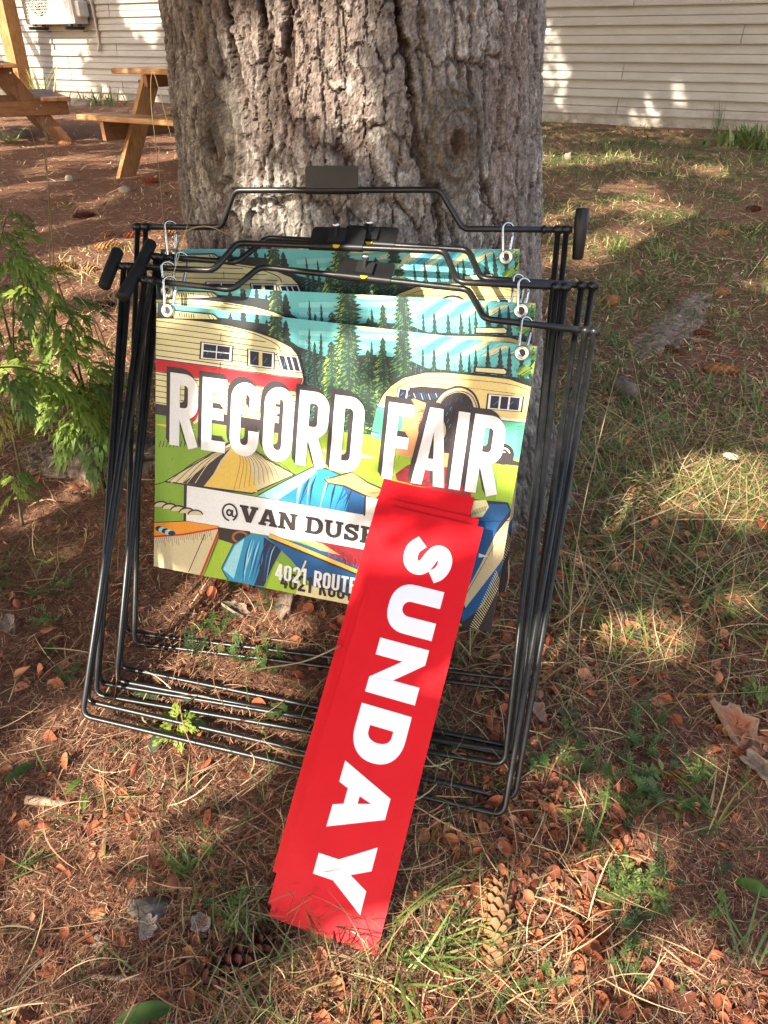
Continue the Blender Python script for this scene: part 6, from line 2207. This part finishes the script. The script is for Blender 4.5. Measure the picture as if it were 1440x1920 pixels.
tuft(1390, 930, 60, .12, .0022, YL, 'yellow sunlit tuft at the picture edge right of the white flower', (.4, 1.25), (.3, 1.3), .05)
tuft(1200, 1010, 40, .14, .0020, GREEN + STRAW, 'tangled green tuft below the sunlit grass', (.5, 1.35), (.2, 1.1), .05)
tuft(1330, 1090, 40, .14, .0022, GREEN + STRAW, 'tangled tuft above the lit litter at right', (.5, 1.35), (.2, 1.1), .05)
tuft(1160, 475, 26, .11, .0062, BR, 'bright green tuft in the sun behind the stand grip', (.2, .9), (.3, 1.2), .03)
tuft(1245, 480, 24, .10, .0062, BR, 'bright green tuft right of its twin behind the stand grip', (.2, 1.0), (.3, 1.2), .03)
tuft(1310, 410, 22, .10, .0040, YL, 'sunlit weed tuft near the far dark cone', (.2, 1.0), (.3, 1.2), .03)
tuft(1190, 540, 60, .11, .0062, GREEN, 'shaded green tuft beside the stubby brown cone', (.3, 1.1), (.3, 1.2), .07)
tuft(1130, 640, 40, .10, .0050, GREEN, 'shaded tuft between the stand legs and the grey root', (.3, 1.1), (.3, 1.2), .05)
tuft(1330, 720, 40, .10, .0050, GREEN, 'green tuft around the long tan cone', (.3, 1.1), (.3, 1.2), .05)
tuft(1410, 640, 40, .11, .0060, GREEN, 'green tuft right of the slim red cone', (.3, 1.1), (.3, 1.2), .06)
tuft(230, 470, 50, .07, .0030, YL, 'sunlit short grass around the largest pale cone', (.3, 1.2), (.2, 1.0), .06)
tuft(225, 640, 50, .10, .0024, STRAW + YL, 'sunlit straw tuft behind the mugwort', (.3, 1.2), (.2, 1.2), .05)
tuft(90, 840, 50, .06, .0024, YL, 'yellow green moss like tuft on top of the left root', (.2, 1.2), (.2, 1.0), .03)
tuft(75, 189, 26, .75, .03, YL, 'bright leafy tuft against the siding by the wooden post', (.05, .6), (.2, .9), .12)
tuft(175, 197, 60, .32, .03, GREEN, 'green weeds along the siding foot below the drain hose', (.1, 1.0), (.2, .9), .35)
tuft(1405, 276, 220, .26, .034, GREEN, 'dark green weed clump at the siding foot by the picture edge', (.1, 1.0), (.2, .9), .16)
tuft(1345, 244, 8, .42, .014, GREEN, 'single tall weed against the siding beyond the clump', (.0, .25), (.1, .4), .03)
tuft(18, 268, 16, .22, .022, [(.22, .32, .10)], 'sunlit leaf rosette by the dark picnic table leg', (.5, 1.3), (.1, .6), .03)
tuft(1280, 600, 26, .10, .0060, GREEN, 'broad green blades hugging the middle of the grey root', (.3, 1.2), (.3, 1.2), .04)
tuft(1420, 760, 36, .10, .0050, GREEN, 'green clump at the picture edge below the long tan cone', (.3, 1.2), (.3, 1.2), .05)
tuft(1370, 590, 16, .09, .0065, YL, 'sunny broad leaves just past the rusty open cone', (.4, 1.2), (.2, .9), .03)
tuft(40, 1085, 40, .11, .0022, GREEN + STRAW, 'mixed tuft at the picture edge left of the stands', (.4, 1.3), (.2, 1.1), .04)
tuft(205, 1090, 40, .10, .0020, STRAW, 'dry sunlit tuft behind the left stand legs', (.5, 1.3), (.2, 1.1), .04)
tuft(1010, 1010, 40, .13, .0018, STRAW, 'dry grass in the shadow right of the hanging signs', (.4, 1.3), (.2, 1.0), .04)


# tall seed stalks and single straws
def stalk(pts, r, label, head=0.0, col='straw'):
    P = smooth3(pts, 8)
    t = thing('grass_stalk', label, 'grass stalk', P[0], group='tall grass stalks')
    V, Fc = tube(P, np.linspace(r, r * .5, len(P)), 6)
    obj('stem', V, Fc, M['strawmat'], t, org=P[0], smooth=True)
    if head > 0:
        mb = MB(); tip = P[-1]; d = P[-1] - P[-6]; d /= np.linalg.norm(d)
        for k_ in range(22):
            q_ = tip - d * head * (k_ / 22) + rng.normal(size=3) * r * .8
            e = d * .7 + rng.normal(size=3) * .4; e /= np.linalg.norm(e)
            mb.tube([q_, q_ + e * head * .09, q_ + e * head * .18], [r * .4, r * 1.0, r * .2], 5)
        tag(mb.build('seed_head', M['strawmat'], t, org=P[0]), kind='stuff')


M['strawmat'] = mat_new('straw_stalk', (.26, .20, .10), .7)
g1 = gpt(352, 690, 0)
stalk([(-.66, 1.36, .03), at_y(352, 420, 1.02), at_y(356, 250, 1.0), at_y(368, 110, .98), at_y(376, 25, .96)], .0006, 'thin greenish seed stalk standing before the left part of the trunk', .05)
stalk([at_y(318, 560, 1.22), at_y(300, 340, 1.08), at_y(284, 200, 1.05), at_y(287, 135, 1.04), at_y(310, 215, 1.03), at_y(322, 262, 1.03)], .0006, 'curved dry stalk at the left outline of the trunk')
b_ = gpt(95, 620)
stalk([b_, at_y(92, 400, 1.7), at_y(87, 300, 1.68), at_y(85, 225, 1.66)], .0013, 'pale straw stalk rising before the dark picnic table leg', .05)
stalk([b_ + [.02, .02, 0], at_y(90, 345, 1.7), at_y(72, 290, 1.69), at_y(56, 240, 1.68)], .0015, 'thin crooked stalk beside the pale straw stalk')
b_ = gpt(1060, 1260)
stalk([b_, at_y(1085, 1000, .95), at_y(1140, 760, 1.05), at_y(1160, 690, 1.08)], .0010, 'long straight straw leaning right beside the stand legs')
b_ = gpt(1235, 905)
stalk([b_, at_y(1212, 800, 1.45), at_y(1188, 680, 1.42), at_y(1178, 640, 1.4)], .0012, 'thin upright dry stalk right of the grey rock', .03)
b_ = gpt(590, 1225)
stalk([b_ + [.07, .03, .0], at_y(640, 1210, .70), at_y(570, 1240, .66), at_y(480, 1255, .64)], .0016, 'bent beige blade over the stand feet left of the red strips')
b_ = gpt(330, 600)
stalk([at_y(330, 470, 1.12), at_y(345, 437, 1.08), at_y(385, 424, 1.06), at_y(430, 440, 1.06)], .0016, 'curled dry leaf looping over the rear crossbar')
b_ = gpt(228, 800)
stalk([b_, at_y(195, 640, 1.25), at_y(130, 530, 1.22), at_y(95, 470, 1.2)], .0014, 'dark bare stem slanting behind the left stand legs')
b_ = gpt(230, 760)
stalk([b_, at_y(180, 620, 1.6), at_y(178, 590, 1.58), at_y(200, 575, 1.56)], .0014, 'reddish curled stalk behind the mugwort')

# white yarrow head
p = gpt(1362, 880)
yv = thing('white_flower', 'small white flower head in the sunlit grass at right', 'flower', p)
top = np.array([0, 0, .035])
V, Fc = tube([(0, 0, 0), (0.004, 0, .02), top], [.0014, .0012, .001], 6); obj('stem', V, Fc, M['stem'], yv)
M['petal'] = mat_new('white_petal', (.50, .49, .40), .6)
mb = MB()
for k_ in range(46):
    a, r = k_ * 2.4, .018 * math.sqrt((k_ + .5) / 46)
    q_ = top + [r * math.cos(a), r * math.sin(a), .004 * math.cos(r * 60)]
    for j in range(5):
        b = j * 1.257 + k_
        d = np.array([math.cos(b), math.sin(b), .25]) * .0036; s_ = np.array([-math.sin(b), math.cos(b), 0]) * .0014
        mb.add([q_, q_ + d * .6 - s_, q_ + d, q_ + d * .6 + s_], [(0, 1, 2, 3)])
tag(mb.build('blossom', M['petal'], yv), kind='stuff')
